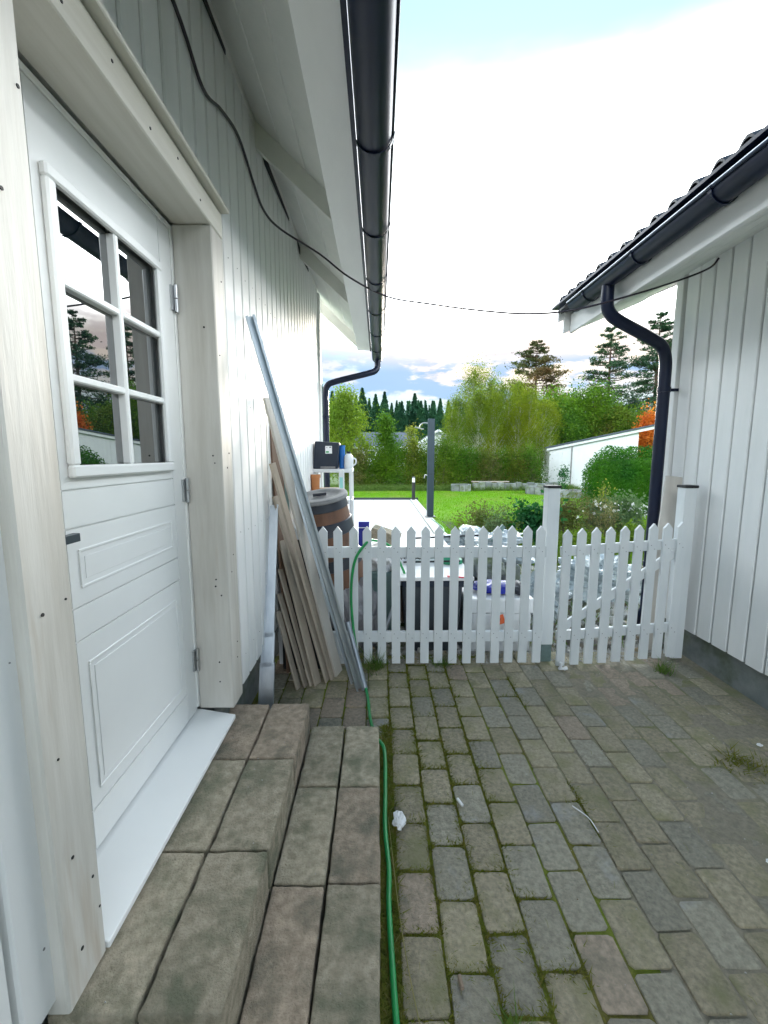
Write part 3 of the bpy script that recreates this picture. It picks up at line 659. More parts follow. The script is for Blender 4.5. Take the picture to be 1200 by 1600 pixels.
# ================================================================== LEANING MATERIALS
def channel(p0, p1, wdir, w, d, t=.003):
    """U channel: web width w, flange depth d"""
    p0, p1 = Vector(p0), Vector(p1); a = (p1-p0).normalized(); wd = Vector(wdir); wd = (wd-a*wd.dot(a)).normalized(); td = a.cross(wd); mb = MB()
    if td.y > 0: td = -td
    mb.obox(p0, p1, wd, w, t)
    for s_ in (-1, 1):
        o = wd*(s_*(w/2-t/2))+td*(d/2+t/2); mb.obox(p0+o, p1+o, td, d, t)
    for s_ in (-1, 1):
        o = wd*(s_*(w/2-t/2-.006))+td*(d+t*.5); mb.obox(p0+o, p1+o, wd, .010, t)
    return mb
mb = channel((-.125, 2.52, .0), (-.640, 2.245, 2.135), (1, .35, 0), .046, .028)
tag(mb.build('steel_channel', M['galv'], loc=(-.12, 2.53, 0)), 'long galvanised steel channel leaning high against the house wall', 'metal profile')
mb = channel((-.165, 2.60, .0), (-.563, 2.62, 1.50), (1, .25, 0), .042, .02)
tag(mb.build('steel_channel', M['galv'], loc=(-.17, 2.6, 0)), 'shorter dull steel channel leaning just behind the long one', 'metal profile')
mb = MB(); mb.tube([(-.085, 2.50, .012), (-.20, 2.62, .40)], .016, 10)
tag(mb.build('clear_tube', M['galv2'], loc=(-.085, 2.5, 0), smooth=True), 'short grey tube propped on the ground beside the green hose', 'tube')
st = thing('flashing_stack', 'bluish galvanised flashing made of nested lengths standing by the door casing', 'metal profile', (-.69, 2.36, 0))
p0, p1 = Vector((-.640, 2.27, .02)), Vector((-.648, 2.62, 1.15)); d = p1-p0
for k, (a, b_, w) in enumerate(((0, .22, .082), (.20, .36, .074), (.34, 1.0, .066))):
    channel(p0+d*a, p0+d*b_, (1, .05, 0), w, .022).build('flashing_length', M['galv'], st)
def plank(name, foot, top, wdir, w, t, m, label, group=None):
    mb = MB(); mb.obox(foot, top, wdir, w, t)
    # rest exactly on the ground
    zmin = min(v[2] for v in mb.v); mb.v = [(v[0], v[1], v[2]-zmin+.001) for v in mb.v]
    return tag(mb.build(name, M[m], bevel=.0015, loc=(foot[0], foot[1], 0)), label, 'board', group)
G = 'boards leaning on the house wall'
W1 = (.25, 1, 0)
plank('leaning_board', (-.272, 2.70, 0), (-.632, 2.52, 1.77), (.5, 1, 0), .080, .018, 'plankwhite', 'tallest whitewashed plank in the leaning bundle, behind the steel channel', G)
plank('leaning_board', (-.305, 2.655, 0), (-.636, 2.58, 1.40), W1, .06, .016, 'plank', 'narrow beige plank leaning right in front of the tallest plank', G)
plank('leaning_board', (-.335, 2.62, 0), (-.636, 2.62, 1.20), W1, .06, .015, 'plank', 'beige plank third in the leaning bundle, at medium height', G)
plank('leaning_board', (-.392, 2.575, 0), (-.628, 2.74, .90), (.4, 1, 0), .07, .013, 'plank', 'short wide plank with pale pointed top end in the leaning bundle', G)
plank('leaning_board', (-.428, 2.56, 0), (-.638, 2.70, .72), (.2, 1, 0), .05, .012, 'plank', 'thin short board leaning left of the short wide plank', G)
plank('leaning_board', (-.462, 2.545, 0), (-.638, 2.66, .57), (.2, 1, 0), .05, .012, 'plank', 'second lowest thin board of the leaning bundle', G)
plank('leaning_board', (-.505, 2.52, 0), (-.638, 2.61, .47), (.2, 1, 0), .05, .013, 'plank', 'lowest leftmost board end of the leaning bundle', G)
plank('leaning_board', (-.60, 2.80, 0), (-.652, 2.74, 1.68), (.2, 1, 0), .16, .012, 'plankbrown', 'brown plywood sheet flat against the wall behind the planks', G)
mb = MB(); mb.box(-.655, -.40, 2.775, 2.79, -.01, .9)  # added near-black sheet, gives the gaps between the planks their dark tone
tag(mb.build('gap_darkening_sheet', M['blackmatte'], loc=(-.5, 2.78, 0)), 'black sheet added behind the leaning planks to darken the gaps between them', 'sheet')
mb = MB(); mb.obox((-.61, 2.90, .0), (-.645, 2.82, 1.33), (1, .3, 0), .085, .03)
tag(mb.build('tall_offcut', M['teal'], loc=(-.66, 2.98, 0)), 'grey-green panel upright between flashing and planks', 'offcut')

# ================================================================== HOSE, CABLES
hp = curve_pts([(.25, 3.25, .42), (.10, 3.02, .78), (-.03, 2.89, .875), (-.095, 2.805, .862), (-.165, 2.79, .74), (-.188, 2.785, .50), (-.160, 2.72, .22), (-.110, 2.60, .06), (-.072, 2.43, .011),
     (-.050, 2.20, .010), (-.02, 2.05, .010), (.024, 1.95, .010), (.026, 1.70, .010), (.022, 1.50, .010), (.033, 1.33, .010), (.030, 1.20, .010), (.038, 1.0, .010), (.044, .85, .010), (.036, .6, .010), (.04, .2, .010)], 8)
mb = MB(); mb.tube(hp, .0092, 10); tag(mb.build('garden_hose', M['hose'], loc=(.03, 1.5, 0), smooth=True), 'green garden hose hanging over the fence and running along the step blocks', 'hose')
cp = curve_pts([(-.660, -.3, 3.05), (-.660, 1.08, 2.94), (-.655, 1.58, 2.89), (-.655, 1.80, 2.81), (-.655, 2.0, 2.88), (-.655, 2.23, 2.93), (-.655, 2.47, 2.865), (-.655, 2.67, 2.84), (-.60, 2.85, 2.83),
     (-.40, 3.10, 2.80), (-.2, 3.12, 2.66), (.06, 3.13, 2.54), (.35, 3.15, 2.50), (.7, 3.17, 2.465), (1.02, 3.08, 2.415), (1.30, 2.98, 2.41), (1.68, 2.93, 2.495), (2.00, 2.96, 2.60), (2.15, 2.94, 2.66), (2.188, 2.92, 2.71)], 6)
mb = MB(); mb.tube(cp, .0065, 6); tag(mb.build('overhead_cable', M['cable'], loc=(0, 3.1, 2.5), smooth=True), 'thin dark cable along the house wall and across to the outbuilding', 'cable')

# ================================================================== LITTER, WEEDS ON THE PAVING
def crumple(name, c, r, m, label, cat, seed, flat=.7, sub=3, amp=.35):
    from mathutils import noise
    bm = bmesh.new(); bmesh.ops.create_icosphere(bm, subdivisions=sub, radius=1)
    for v in bm.verts:
        k = 1+amp*noise.noise(v.co*2.2+Vector((seed, 0, 0)))+amp*.6*abs(noise.noise(v.co*6+Vector((0, seed, 0))))
        v.co = Vector((v.co.x*k*r[0], v.co.y*k*r[1], max(v.co.z*k*r[2], -r[2]*flat)))
    zm = min(v.co.z for v in bm.verts)
    for v in bm.verts: v.co.z -= zm
    me = bpy.data.meshes.new(name); bm.to_mesh(me); bm.free(); me.materials.append(m)
    return tag(link(name, me, None, c), label, cat)
crumple('crumpled_paper', (.078, 1.525, .004), (.020, .034, .016), M['paper'], 'crumpled white paper ball between the hose and the pavers', 'litter', 3, amp=.8)
mb = MB(); mb.tube([(.33, 1.635, .012), (.345, 1.600, .012)], .006, 8); tag(mb.build('paper_roll', M['paper'], loc=(.337, 1.62, 0)), 'tiny white paper roll lying on a paver near the crumpled paper', 'litter')
mb = MB(); mb.tube([(.222, 1.015, .012), (.225, .985, .012)], .006, 8); tag(mb.build('cigarette_end', M['cardboard'], loc=(.223, 1.0, 0)), 'pale cigarette end on a paver near the bottom edge', 'litter')
mb = MB(); mb.tube(curve_pts([(.800, 1.595, .010), (.835, 1.53, .016), (.845, 1.47, .010)], 6), .0022, 6); tag(mb.build('white_string', M['paper'], loc=(.82, 1.53, 0)), 'curved thin white strip lying in the middle of the paving', 'litter')
crumple('white_chip', (1.915, 1.965, .002), (.012, .01, .006), M['paper'], 'white chip of debris on the paving near the plinth', 'litter', 8)
crumple('white_chip', (1.40, 1.345, .002), (.010, .010, .005), M['paper'], 'white chip of debris near the right edge of the paving', 'litter', 9)
def tuft(name, c, n, r, h, m, label, w=.003, lean=.6, kind=None):
    P = np.stack([RNG.normal(size=n)*r, RNG.normal(size=n)*r, np.zeros(n)], 1); V, F = blades('t', P, h, w, None, lean)
    o = link(name, fast(name, V, F, m), None, c)
    if kind: return tag(o, kind='stuff')
    return tag(o, label, 'weed')
tuft('weed_tuft', (1.93, 2.72, -.005), 90, .025, .07, M['weed'], 'green weed tuft growing from the paving before the gate', lean=.5)
tuft('weed_tuft', (1.72, 1.84, -.005), 190, .05, .03, M['mossclump'], 'mossy yellow-green tuft on the right side of the paving', lean=.9)
tuft('weed_tuft', (-.02, 2.78, -.005), 160, .035, .11, M['weed'], 'grass tuft under the fence right of the hose', lean=.6)
tuft('weed_tuft', (.335, .885, -.005), 120, .016, .035, M['weed'], 'small green weed in a joint at the bottom edge', lean=.8)
tuft('weed_tuft', (-.10, 2.83, -.005), 120, .05, .09, M['drygrass'], 'dry straw tuft at the fence foot beside the hose', lean=.9)
tuft('weed_tuft', (.42, 2.84, -.005), 120, .03, .05, M['weed'], 'low grass tuft below the fence middle', lean=.7)
# moss in the joints: many tiny blades along joint lines
n = 40000; cc = RNG.integers(0, 7, n); xs = .0585+.131*cc+RNG.normal(size=n)*.0035; ysr = .5+RNG.random(n)*2.45
k2 = RNG.random(n) < .35
col_i = RNG.integers(0, 6, n); row = RNG.integers(-3, 10, n)
xs = np.where(k2, .0585+.131*(col_i+RNG.random(n)), xs); ysr = np.where(k2, 1.03+CY*(row+.5)+np.where(col_i % 2, CY/2, 0)+RNG.normal(size=n)*.0035, ysr)
from mathutils import noise as _nz
dens = np.array([_nz.noise(Vector((x*2.2, y_*2.2, 5))) for x, y_ in zip(xs, ysr)])
keep = (dens+(.85-xs)*.7+.05*RNG.normal(size=n) > .02) & (ysr < 2.9) & ~((xs < .03) & (ysr < 2.1))
P = np.stack([xs, ysr, np.full(n, -.010)], 1)[keep]; V, F = blades('m', P, .013, .004, None, 1.1)
tag(link('joint_moss', fast('joint_moss', V, F, M['mossclump'])), kind='stuff')
# strip of moss, straw and leaf litter beside the blocks
n = 9000; P = np.stack([.032+RNG.normal(size=n)*.012, .4+RNG.random(n)*1.75, np.full(n, -.006)], 1); V, F = blades('m', P, .012, .004, None, 1.4)
tag(link('strip_moss', fast('strip_moss', V, F, M['mossclump'])), kind='stuff')
mb = MB()
for i in range(260):
    x, y_ = random.gauss(.04, .014), random.uniform(.5, 2.9); a = random.gauss(math.pi/2, .5); l = random.uniform(.008, .035)
    if random.random() < .3: x = random.uniform(.0, 1.3)
    if x < .006 and y_ < 2: continue
    mb.tube([(x, y_, .006), (x+math.cos(a)*l/2, y_+math.sin(a)*l/2, random.uniform(.008, .014)), (x+math.cos(a)*l, y_+math.sin(a)*l, .006)], .0008, 3)
tag(mb.build('straw_litter', M['drygrass']), kind='stuff')
mb = MB(); mb.tube(curve_pts([(.035, 1.55, .01), (.06, 1.2, .018), (.085, 1.0, .02), (.125, .80, .01)], 6), .0016, 5); tag(mb.build('straw_stem', M['drygrass'], loc=(.07, 1.2, 0)), 'long dry straw stem beside the hose', 'litter')
# sand and grit strip under the fence
mb = MB()
for i in range(420):
    x, y_ = random.uniform(-.3, 2.1), random.gauss(2.93, .05); s_ = random.uniform(.003, .010)
    mb.add([(x-s_, y_, 0), (x+s_, y_-s_*.5, 0), (x, y_+s_, 0), (x, y_, s_*1.2)], [(0,1,3),(1,2,3),(2,0,3)])
for i in range(420):
    x, y_, s_ = random.uniform(-.68, 2.1), random.uniform(.6, 2.85), random.uniform(.0012, .0035)
    zz = .002 if (x > .01 or y_ > 1.96) else (.142 if x > -.31 else .283)
    if x < -.31 and not (.78 < y_ < 1.9): continue
    mb.add([(x-s_, y_, zz), (x+s_, y_-s_*.5, zz), (x, y_+s_, zz), (x, y_, zz+s_*1.2)], [(0,1,3),(1,2,3),(2,0,3)])
tag(mb.build('grit', M['stone']), kind='stuff')

# ================================================================== THINGS BEHIND THE FENCE
def boxthing(name, x0, x1, y0, y1, z0, z1, m, label, cat, bevel=.004):
    mb = MB(); mb.box(x0, x1, y0, y1, z0, z1); return tag(mb.build(name, M[m], bevel=bevel, loc=((x0+x1)/2, (y0+y1)/2, z0)), label, cat)
# barrel
_b2 = set(bpy.data.objects)
bc = (-.415, 4.15, -.018); br = thing('rain_barrel', 'brown barrel with dark bands and weathered grey lid by the house wall', 'barrel', bc)
def rr(zz): return .335-.135*(zz/1.12)**1.25
MB().lathe(bc, [(rr(z_), z_) for z_ in np.linspace(0, 1.08, 14)], 40).build('barrel_body', M['barrel'], br, smooth=True)
for za, zb in ((.10, .24), (.62, .70), (.86, .95), (1.03, 1.10)):
    MB().lathe(bc, [(rr(za)+.001, za), (rr(za)+.008, za+.005), (rr(zb)+.008, zb-.005), (rr(zb)+.001, zb)], 40, cap=False).build('band', M['band'], br, smooth=True)
MB().lathe(bc, [(.18, 1.085), (.225, 1.09), (.232, 1.10), (.228, 1.118), (.20, 1.122), (.165, 1.118), (.150, 1.108), (.05, 1.108), (.001, 1.112)], 40, cap=False).build('lid', M['lid'], br, smooth=True)
MB().box(-.47, -.36, 4.13, 4.16, 1.097, 1.116).build('lid_handle', M['band'], br)
barrel_root = br
# white shelf
sh = thing('garden_shelf', 'white shelf rack holding boxes and jugs at the house corner', 'shelf', (-.53, 5.0, 0))
for (x, y_) in ((-.755, 4.85), (-.335, 4.85), (-.755, 5.15), (-.335, 5.15)):
    MB().box(x, x+.03, y_-.015, y_+.015, -.018, 1.262).build('leg', M['white_plastic'], sh, bevel=.002)
for zz in (1.264, .98, .40): MB().box(-.76, -.30, 4.83, 5.17, zz, zz+.035 if zz > 1 else zz+.02).build('shelf_board', M['white_plastic'], sh, bevel=.003)
bx = thing('storage_box', 'dark navy storage box with a white label on the shelf top', 'box', (-.62, 4.98, 1.30))
mb = MB(); mb.prism([(-.745, 1.300), (-.465, 1.300), (-.445, 1.560), (-.715, 1.575)], lambda p: (p[0], 4.86, p[1]), lambda p: (p[0], 5.12, p[1])); mb.build('box_body', M['boxblue'], bx, bevel=.012, seg=2)
mb = MB(); mb.box(-.60, -.525, 4.8575, 4.8595, 1.452, 1.527); lb = mb.build('label', M['paper'], bx)
mb = MB(); mb.box(-.593, -.56, 4.8562, 4.8572, 1.460, 1.476); mb.build('label_print', M['print_green'], lb)
mb = MB(); mb.box(-.555, -.533, 4.8562, 4.8572, 1.510, 1.519); mb.box(-.590, -.575, 4.8562, 4.8572, 1.508, 1.512); mb.build('label_print', M['print_black'], lb)
mb = MB(); mb.box(-.655, -.49, 4.832, 4.852, 1.301, 1.325); tag(mb.build('grey_bar', M['lid'], loc=(-.57, 4.84, 1.3), bevel=.002), 'flat grey bar lying on the shelf before the navy box', 'bar')
pot = thing('clay_pot', 'orange clay pot beside the wall left of the shelf', 'pot', (-.72, 4.72, .95))
MB().lathe((-.695, 4.70, .92), [(.035, 0), (.050, .30), (.058, .30), (.058, .33), (.048, .33)], 20).build('pot_body', M['terra'], pot, smooth=True)
MB().box(-.78, -.60, 4.60, 4.80, .0, .919).build('pot_stand', M['cardboard'], pot, bevel=.003)
mb = MB(); mb.box(-.70, -.44, 4.90, 5.10, 1.001, 1.10); tag(mb.build('cardboard_box', M['cardboard'], bevel=.004, loc=(-.57, 5, 1.0)), 'low brown cardboard box on the shelf below the navy box', 'box')
mb = MB(); mb.lathe((-.47, 4.90, 1.001), [(.03, 0), (.036, .05), (.02, .09), (.005, .10)], 16); tag(mb.build('pinkish_ball', M['terra'], loc=(-.47, 4.9, 1.0), smooth=True), 'small reddish pot next to the cardboard box on the shelf', 'pot')
def jug(c, s, label, m='white_plastic'):
    j = thing('plastic_jug', label, 'jug', c)
    MB().lathe(c, [(.045*s, 0), (.050*s, .01*s), (.052*s, .09*s), (.048*s, .12*s), (.028*s, .14*s), (.02*s, .145*s)], 20).build('jug_body', M[m], j, smooth=True)
    MB().lathe((c[0], c[1], c[2]+.145*s), [(.021*s, 0), (.021*s, .02*s)], 14).build('jug_cap', M['band'] if m == 'white_plastic' else M['white_plastic'], j)
    MB().tube(curve_pts([(c[0]+.045*s, c[1], c[2]+.10*s), (c[0]+.075*s, c[1], c[2]+.09*s), (c[0]+.075*s, c[1], c[2]+.05*s), (c[0]+.048*s, c[1], c[2]+.03*s)], 4), .008*s, 6).build('jug_handle', M[m], j)
jug((-.345, 4.95, 1.30), 1.05, 'white plastic jug at the right end of the shelf')
mb = MB(); mb.lathe((-.425, 5.0, 1.30), [(.035, 0), (.035, .22), (.038, .22), (.038, .235)], 20); tag(mb.build('blue_can', M['azure'], loc=(-.43, 5, 1.3), smooth=True), 'light blue can standing behind the navy box', 'can')
bt = thing('detergent_bottle', 'white bottle with aqua label hanging on the shelf between box and jug', 'bottle', (-.41, 4.78, .95))
MB().box(-.445, -.385, 4.76, 4.80, 1.0, 1.30).build('bottle_body', M['white_plastic'], bt, bevel=.012, seg=2)
MB().box(-.435, -.40, 4.7575, 4.7592, 1.10, 1.22).build('label', M['aqua'], bt)
MB().box(-.50, -.33, 4.70, 4.829, .96, .999).build('bottle_ledge', M['white_plastic'], bt)
rescale([o for o in bpy.data.objects if o not in _b2], .9, 1.013)
barrel_root.location = (-.345, 3.80, .03); barrel_root.scale = (1, 1, 1.07)
barrel_root.rotation_euler = (R(9), R(-7), 0)
# second cluster right behind the fence
tub = thing('dark_grey_bin', 'large dark grey bin behind the fence pickets left of the white chest', 'bin', (.40, 3.28, 0))
mb = MB(); mb.prism([(.215, 0), (.585, 0), (.62, .50), (.18, .50)], lambda p: (p[0], 3.08, p[1]-.018), lambda p: (p[0], 3.46, p[1]-.018)); mb.build('bin_body', M['greytub'], tub, bevel=.01, seg=2)
MB().box(.17, .63, 3.06, 3.48, .484, .535).build('bin_rim', M['boxblue'], tub, bevel=.008)
mb = MB(); mb.box(.12, .70, 3.05, 3.62, .537, .565)
tag(mb.build('foam_panel', M['styro'], loc=(.4, 3.3, .537), bevel=.004), 'white foam panel lying across the dark grey bin', 'panel')
mb = MB(); mb.box(.16, .62, 3.70, 4.3, .30, .66); tag(mb.build('white_carton', M['styro'], loc=(.4, 4, .3), bevel=.006), 'white carton in the clutter behind the foam panel', 'box')
mb = MB(); mb.box(-.02, .66, 3.64, 4.4, -.018, .299); tag(mb.build('pallet_crate', M['cardboard'], loc=(.3, 4, 0), bevel=.004), 'brown crate under the white carton behind the fence', 'crate')
ch = thing('white_chest', 'white plastic chest with orange sticker behind the fence', 'chest', (.90, 3.25, 0))
MB().box(.655, 1.135, 3.06, 3.44, -.016, .285).build('chest_body', M['white_plastic'], ch, bevel=.012, seg=2)
MB().box(.645, 1.150, 3.05, 3.45, .287, .40).build('chest_lid', M['white_plastic'], ch, bevel=.012, seg=2)
mb = MB(); mb.obox((.848, 3.0465, .225), (.930, 3.0465, .250), (-.2, 0, .8), .070, .003); stk = mb.build('sticker', M['orange_sticker'], ch)
mb = MB()
for i, (a, b_, c_, d_) in enumerate(((0, 0, .3, 1), (.3, 1, .5, 0), (.7, 0, .7, .8), (1.0, 0, 1.2, 1), (1.2, 1, 1.4, 0), (1.05, .4, 1.35, .4), (1.7, 0, 1.7, 1), (1.7, 1, 2.0, .7), (2.0, .7, 1.7, .45))):
    f_ = lambda u, w_: (.861+u*.021+w_*(-.004), 3.0440, .220+u*.006+w_*.022); mb.obox(f_(a, b_), f_(c_, d_), (0, 1, 0), .0012, .0045)
mb.build('sticker_print', M['print_black'], stk)
crumple('blue_sack', (.90, 3.24, .402), (.17, .12, .045), M['blue'], 'shiny blue plastic sack on top of the white chest', 'sack', 5, amp=.25)
crumple('black_sack', (1.07, 3.20, .402), (.05, .10, .05), M['band'], 'black bundle at the right end of the white chest', 'sack', 6, amp=.25)
crumple('grey_stone_lump', (.93, 3.62, .40), (.16, .13, .11), M['greystone'], 'grey stone lump behind the blue sack', 'stone', 12, amp=.3)
MB_ = MB(); MB_.box(.75, 1.12, 3.48, 3.80, -.018, .40); tag(MB_.build('grey_crate', M['greytub'], loc=(.93, 3.64, 0), bevel=.005), 'dark crate under the grey stone lump', 'crate')
# wire rack, green pieces, black rods over the clutter
rk = thing('wire_rack', 'small dark wire rack lying on the foam panel behind the fence', 'rack', (.22, 3.55, .58))
for i in range(7): MB().tube([(.10+.03*i, 3.50, .70-.008*i), (.16+.03*i, 3.52, .585)], .0035, 5).build('wire', M['blackmatte'], rk)
for z_ in (.60, .66): MB().tube([(.10, 3.505, z_+.03), (.36, 3.51, z_-.01)], .004, 5).build('wire', M['blackmatte'], rk)
for i, (a, b_) in enumerate((((.14, 3.6, .62), (.72, 3.55, .665)), ((.20, 3.45, .58), (.66, 3.40, .60)), ((.28, 3.75, .72), (.95, 3.8, .74)))):
    mb = MB(); mb.tube([a, b_], .008, 8); tag(mb.build('black_rod', M['blackmatte'], loc=a, smooth=True), ('upper', 'lowest', 'farthest')[i]+' black rod lying over the clutter behind the fence', 'rod')
mb = MB(); mb.lathe((.60, 3.50, .566), [(.10, 0), (.095, .03), (.03, .075), (.0, .08)], 20, cap=False); tag(mb.build('green_bowl', M['greenplastic'], loc=(.6, 3.5, .566), smooth=True), 'upturned green plastic bowl on the foam panel', 'lid')
mb = MB(); mb.obox((.30, 3.58, .61), (.56, 3.56, .62), (0, 0, 1), .035, .03); tag(mb.build('green_tray', M['greenplastic'], loc=(.4, 3.57, .6)), 'flat green tray under the black rods', 'tray')
mb = MB(); mb.obox((.50, 3.05, .575), (.66, 3.05, .562), (0, 1, 0), .02, .008); tag(mb.build('red_strip', M['redstripe'], loc=(.58, 3.05, .566)), 'thin red strip on the edge of the foam panel', 'strip')
mb = MB(); mb.obox((.72, 3.9, .50), (.86, 3.9, .62), (0, 1, 0), .16, .02); tag(mb.build('wood_offcut', M['plank'], loc=(.78, 3.9, .5)), 'brown wood offcut leaning in the clutter behind the pickets', 'board')
MB_ = MB(); MB_.box(.70, 1.3, 3.82, 4.6, -.018, .44); tag(MB_.build('low_crate', M['greystone'], loc=(1, 4.2, 0), bevel=.005), 'grey low crate under the silver film heap', 'crate')
# crumpled silver film heaps
crumple('silver_film_heap', (1.02, 4.20, .43), (.34, .33, .15), M['tarp'], 'crumpled silver film heap behind the right half of the fence', 'film', 21, sub=5, amp=.75)
crumple('silver_film_heap', (1.50, 3.9, -.02), (.22, .25, .20), M['tarp'], 'crumpled silver film sack behind the gate near the middle post', 'film', 22, sub=5, amp=.55)
crumple('silver_film_heap', (2.30, 4.3, -.02), (.34, .30, .24), M['tarp'], 'crumpled dark-shaded film heap behind the gate centre', 'film', 24, sub=5, amp=.65)
mb = MB(); mb.obox((1.05, 3.95, .66), (1.17, 3.95, .80), (0, 1, 0), .03, .04); tag(mb.build('green_scraper', M['teal'], loc=(1.1, 3.95, .66)), 'grey-green scraper standing in the silver film heap', 'tool')
# left side: bag, crate, blue sheet, block
crumple('grey_bag', (-.20, 3.20, -.018), (.20, .18, .32), M['greybag'], 'big grey plastic sack behind the fence by the barrel', 'sack', 31, sub=4, amp=.3)
crumple('white_sack', (.03, 3.62, .45), (.17, .16, .14), M['styro'], 'white sack under the concrete block behind the fence', 'sack', 33, sub=4, amp=.3)
mb = MB(); mb.box(-.20, .14, 3.45, 3.80, -.018, .49); tag(mb.build('grey_green_crate', M['teal'], loc=(0, 3.6, 0), bevel=.006), 'grey-green plastic crate under the white sack', 'crate')
mb = MB(); mb.obox((-.06, 3.62, .81), (.17, 3.58, .735), (.1, 1, .1), .15, .10); tag(mb.build('concrete_block', M['block'], bevel=.008, seg=2, loc=(.05, 3.6, .7)), 'beige-grey concrete block lying tilted on the white sack', 'block')
bl = thing('blue_sheet', 'dark blue sheet with white line standing right of the barrel', 'sheet', (-.14, 3.95, 0))
MB().add([(-.20,3.93,.1),(-.13,3.93,.1),(-.09,3.95,.84),(-.19,3.95,.84),(-.20,3.95,.1),(-.13,3.95,.1),(-.09,3.97,.84),(-.19,3.97,.84)], [(0,1,2,3),(4,7,6,5),(0,4,5,1),(3,2,6,7),(0,3,7,4),(1,5,6,2)]).build('panel', M['blue'], bl)
MB().box(-.19, -.095, 3.938, 3.945, .782, .788).build('white_line', M['white_plastic'], bl)
mb = MB(); mb.tube([(-.02, 2.98, -.01), (.12, 3.02, .40)], .014, 10); tag(mb.build('clear_pipe', M['galv'], loc=(0, 3, 0), smooth=True), 'shiny thin pipe leaning behind the fence near the ground', 'pipe')
# hose coil on the patio
pts = []
for k in range(60):
    a = k/60*math.pi*2*2.2; r_ = .40+.10*math.sin(k*.7); pts.append((.62+r_*math.cos(a)*1.1, 6.6+r_*1.8*math.sin(a), .028+.012*math.sin(k*1.3)**2))
mb = MB(); mb.tube(curve_pts(pts, 3), .009, 6); tag(mb.build('patio_hose', M['hose'], loc=(.6, 6.6, 0), smooth=True), 'loose green hose coils lying on the pale patio near the shower post', 'hose')
mb = MB(); mb.tube(curve_pts([(.9, 5.3, .02), (1.0, 5.6, .12), (1.15, 5.5, .05), (.85, 5.9, .03), (1.2, 6.2, .06), (1.05, 6.8, .03), (1.25, 8.2, .05), (1.18, 9.6, .03)], 8), .010, 6)
tag(mb.build('shower_hose', M['hose'], loc=(1, 7, 0), smooth=True), 'green hose trailing along the patio edge to the shower post', 'hose')
# rubble / gravel
def rocks(n, fx, fy, s0, s1, z0):
    rb = MB()
    for i in range(n):
        x, y_ = fx(), fy(); s_ = random.uniform(s0, s1); a = random.random()*6.28
        v = [(x+s_*random.uniform(.6, 1.2)*math.cos(a+k*1.2566), y_+s_*random.uniform(.6, 1.2)*math.sin(a+k*1.2566), z0-.01) for k in range(5)]
        v += [(x+s_*random.uniform(.3, .7)*math.cos(a+k*2.09), y_+s_*random.uniform(.3, .7)*math.sin(a+k*2.09), z0+s_*random.uniform(.5, 1)) for k in range(3)]
        rb.add(v, [(0,1,5),(1,6,5),(1,2,6),(2,3,6),(3,7,6),(3,4,7),(4,5,7),(4,0,5),(5,6,7)])
    return rb
tag(rocks(5200, lambda: random.uniform(-.7, 4.0), lambda: random.uniform(3.02, 5.5), .008, .03, -.016).build('gravel', M['stone']), kind='stuff')
tag(rocks(420, lambda: random.uniform(1.3, 3.2), lambda: random.uniform(3.3, 5.4), .03, .08, -.01).build('rubble_stones', M['stone']), kind='stuff')
M['darkstone'] = mat('dark_rubble_stone', (.10, .11, .12), (.20, .15, .09), 9, .85, .004, 60, coords='World')
tag(rocks(520, lambda: random.uniform(.9, 3.2), lambda: random.uniform(3.1, 5.2), .02, .06, -.012).build('dark_rubble', M['darkstone']), kind='stuff')
P = np.stack([RNG.random(1500)*2.6+1.0, 3.1+RNG.random(1500)*2.3, np.full(1500, -.01)], 1); V, F = blades('m', P, .10, .006, None, .9)
tag(link('gravel_weeds', fast('gravel_weeds', V, F, M['weed'])), kind='stuff')

# ================================================================== PATIO FURNITURE: SHOWER, BOLLARD
sp = thing('outdoor_shower', 'dark slate shower post with chrome head at the patio edge', 'outdoor shower', (1.19, 9.9, 0))
MB().box(1.115, 1.265, 9.83, 9.97, .036, 2.28).build('post', M['pole'], sp, bevel=.006)
MB().box(1.112, 1.268, 9.827, 9.973, 1.03, 1.04).build('joint_line', M['blackmatte'], sp)
MB().tube(curve_pts([(1.13, 9.9, 2.18), (1.02, 9.9, 2.19), (.95, 9.9, 2.15), (.92, 9.9, 2.09)], 6), .012, 8).build('shower_arm', M['steel'], sp, smooth=True)
mb = MB(); mb.obox((.82, 9.9, 2.095), (1.02, 9.9, 2.045), (0, 1, 0), .18, .016); mb.build('shower_head', M['steel'], sp, bevel=.005)
MB().tube([(1.13, 9.9, 1.0), (1.06, 9.9, 1.01), (1.045, 9.9, .93)], .012, 8).build('tap', M['steel'], sp, smooth=True)
MB().box(1.07, 1.31, 9.78, 10.02, .036, .055).build('base_plate', M['pole'], sp, bevel=.003)
bo = thing('bollard_light', 'short black bollard with white lamp top at the patio corner', 'bollard', (1.12, 13.85, 0))
MB().tube([(1.12, 13.85, .03), (1.12, 13.85, .60)], .055, 16).build('pole', M['blackmatte'], bo, smooth=True)
MB().tube([(1.12, 13.85, .60), (1.12, 13.85, .75)], .045, 16).build('lamp_glass', M['white_plastic'], bo, smooth=True)
MB().tube([(1.12, 13.85, .75), (1.12, 13.85, .78)], .055, 16).build('cap', M['blackmatte'], bo, smooth=True)

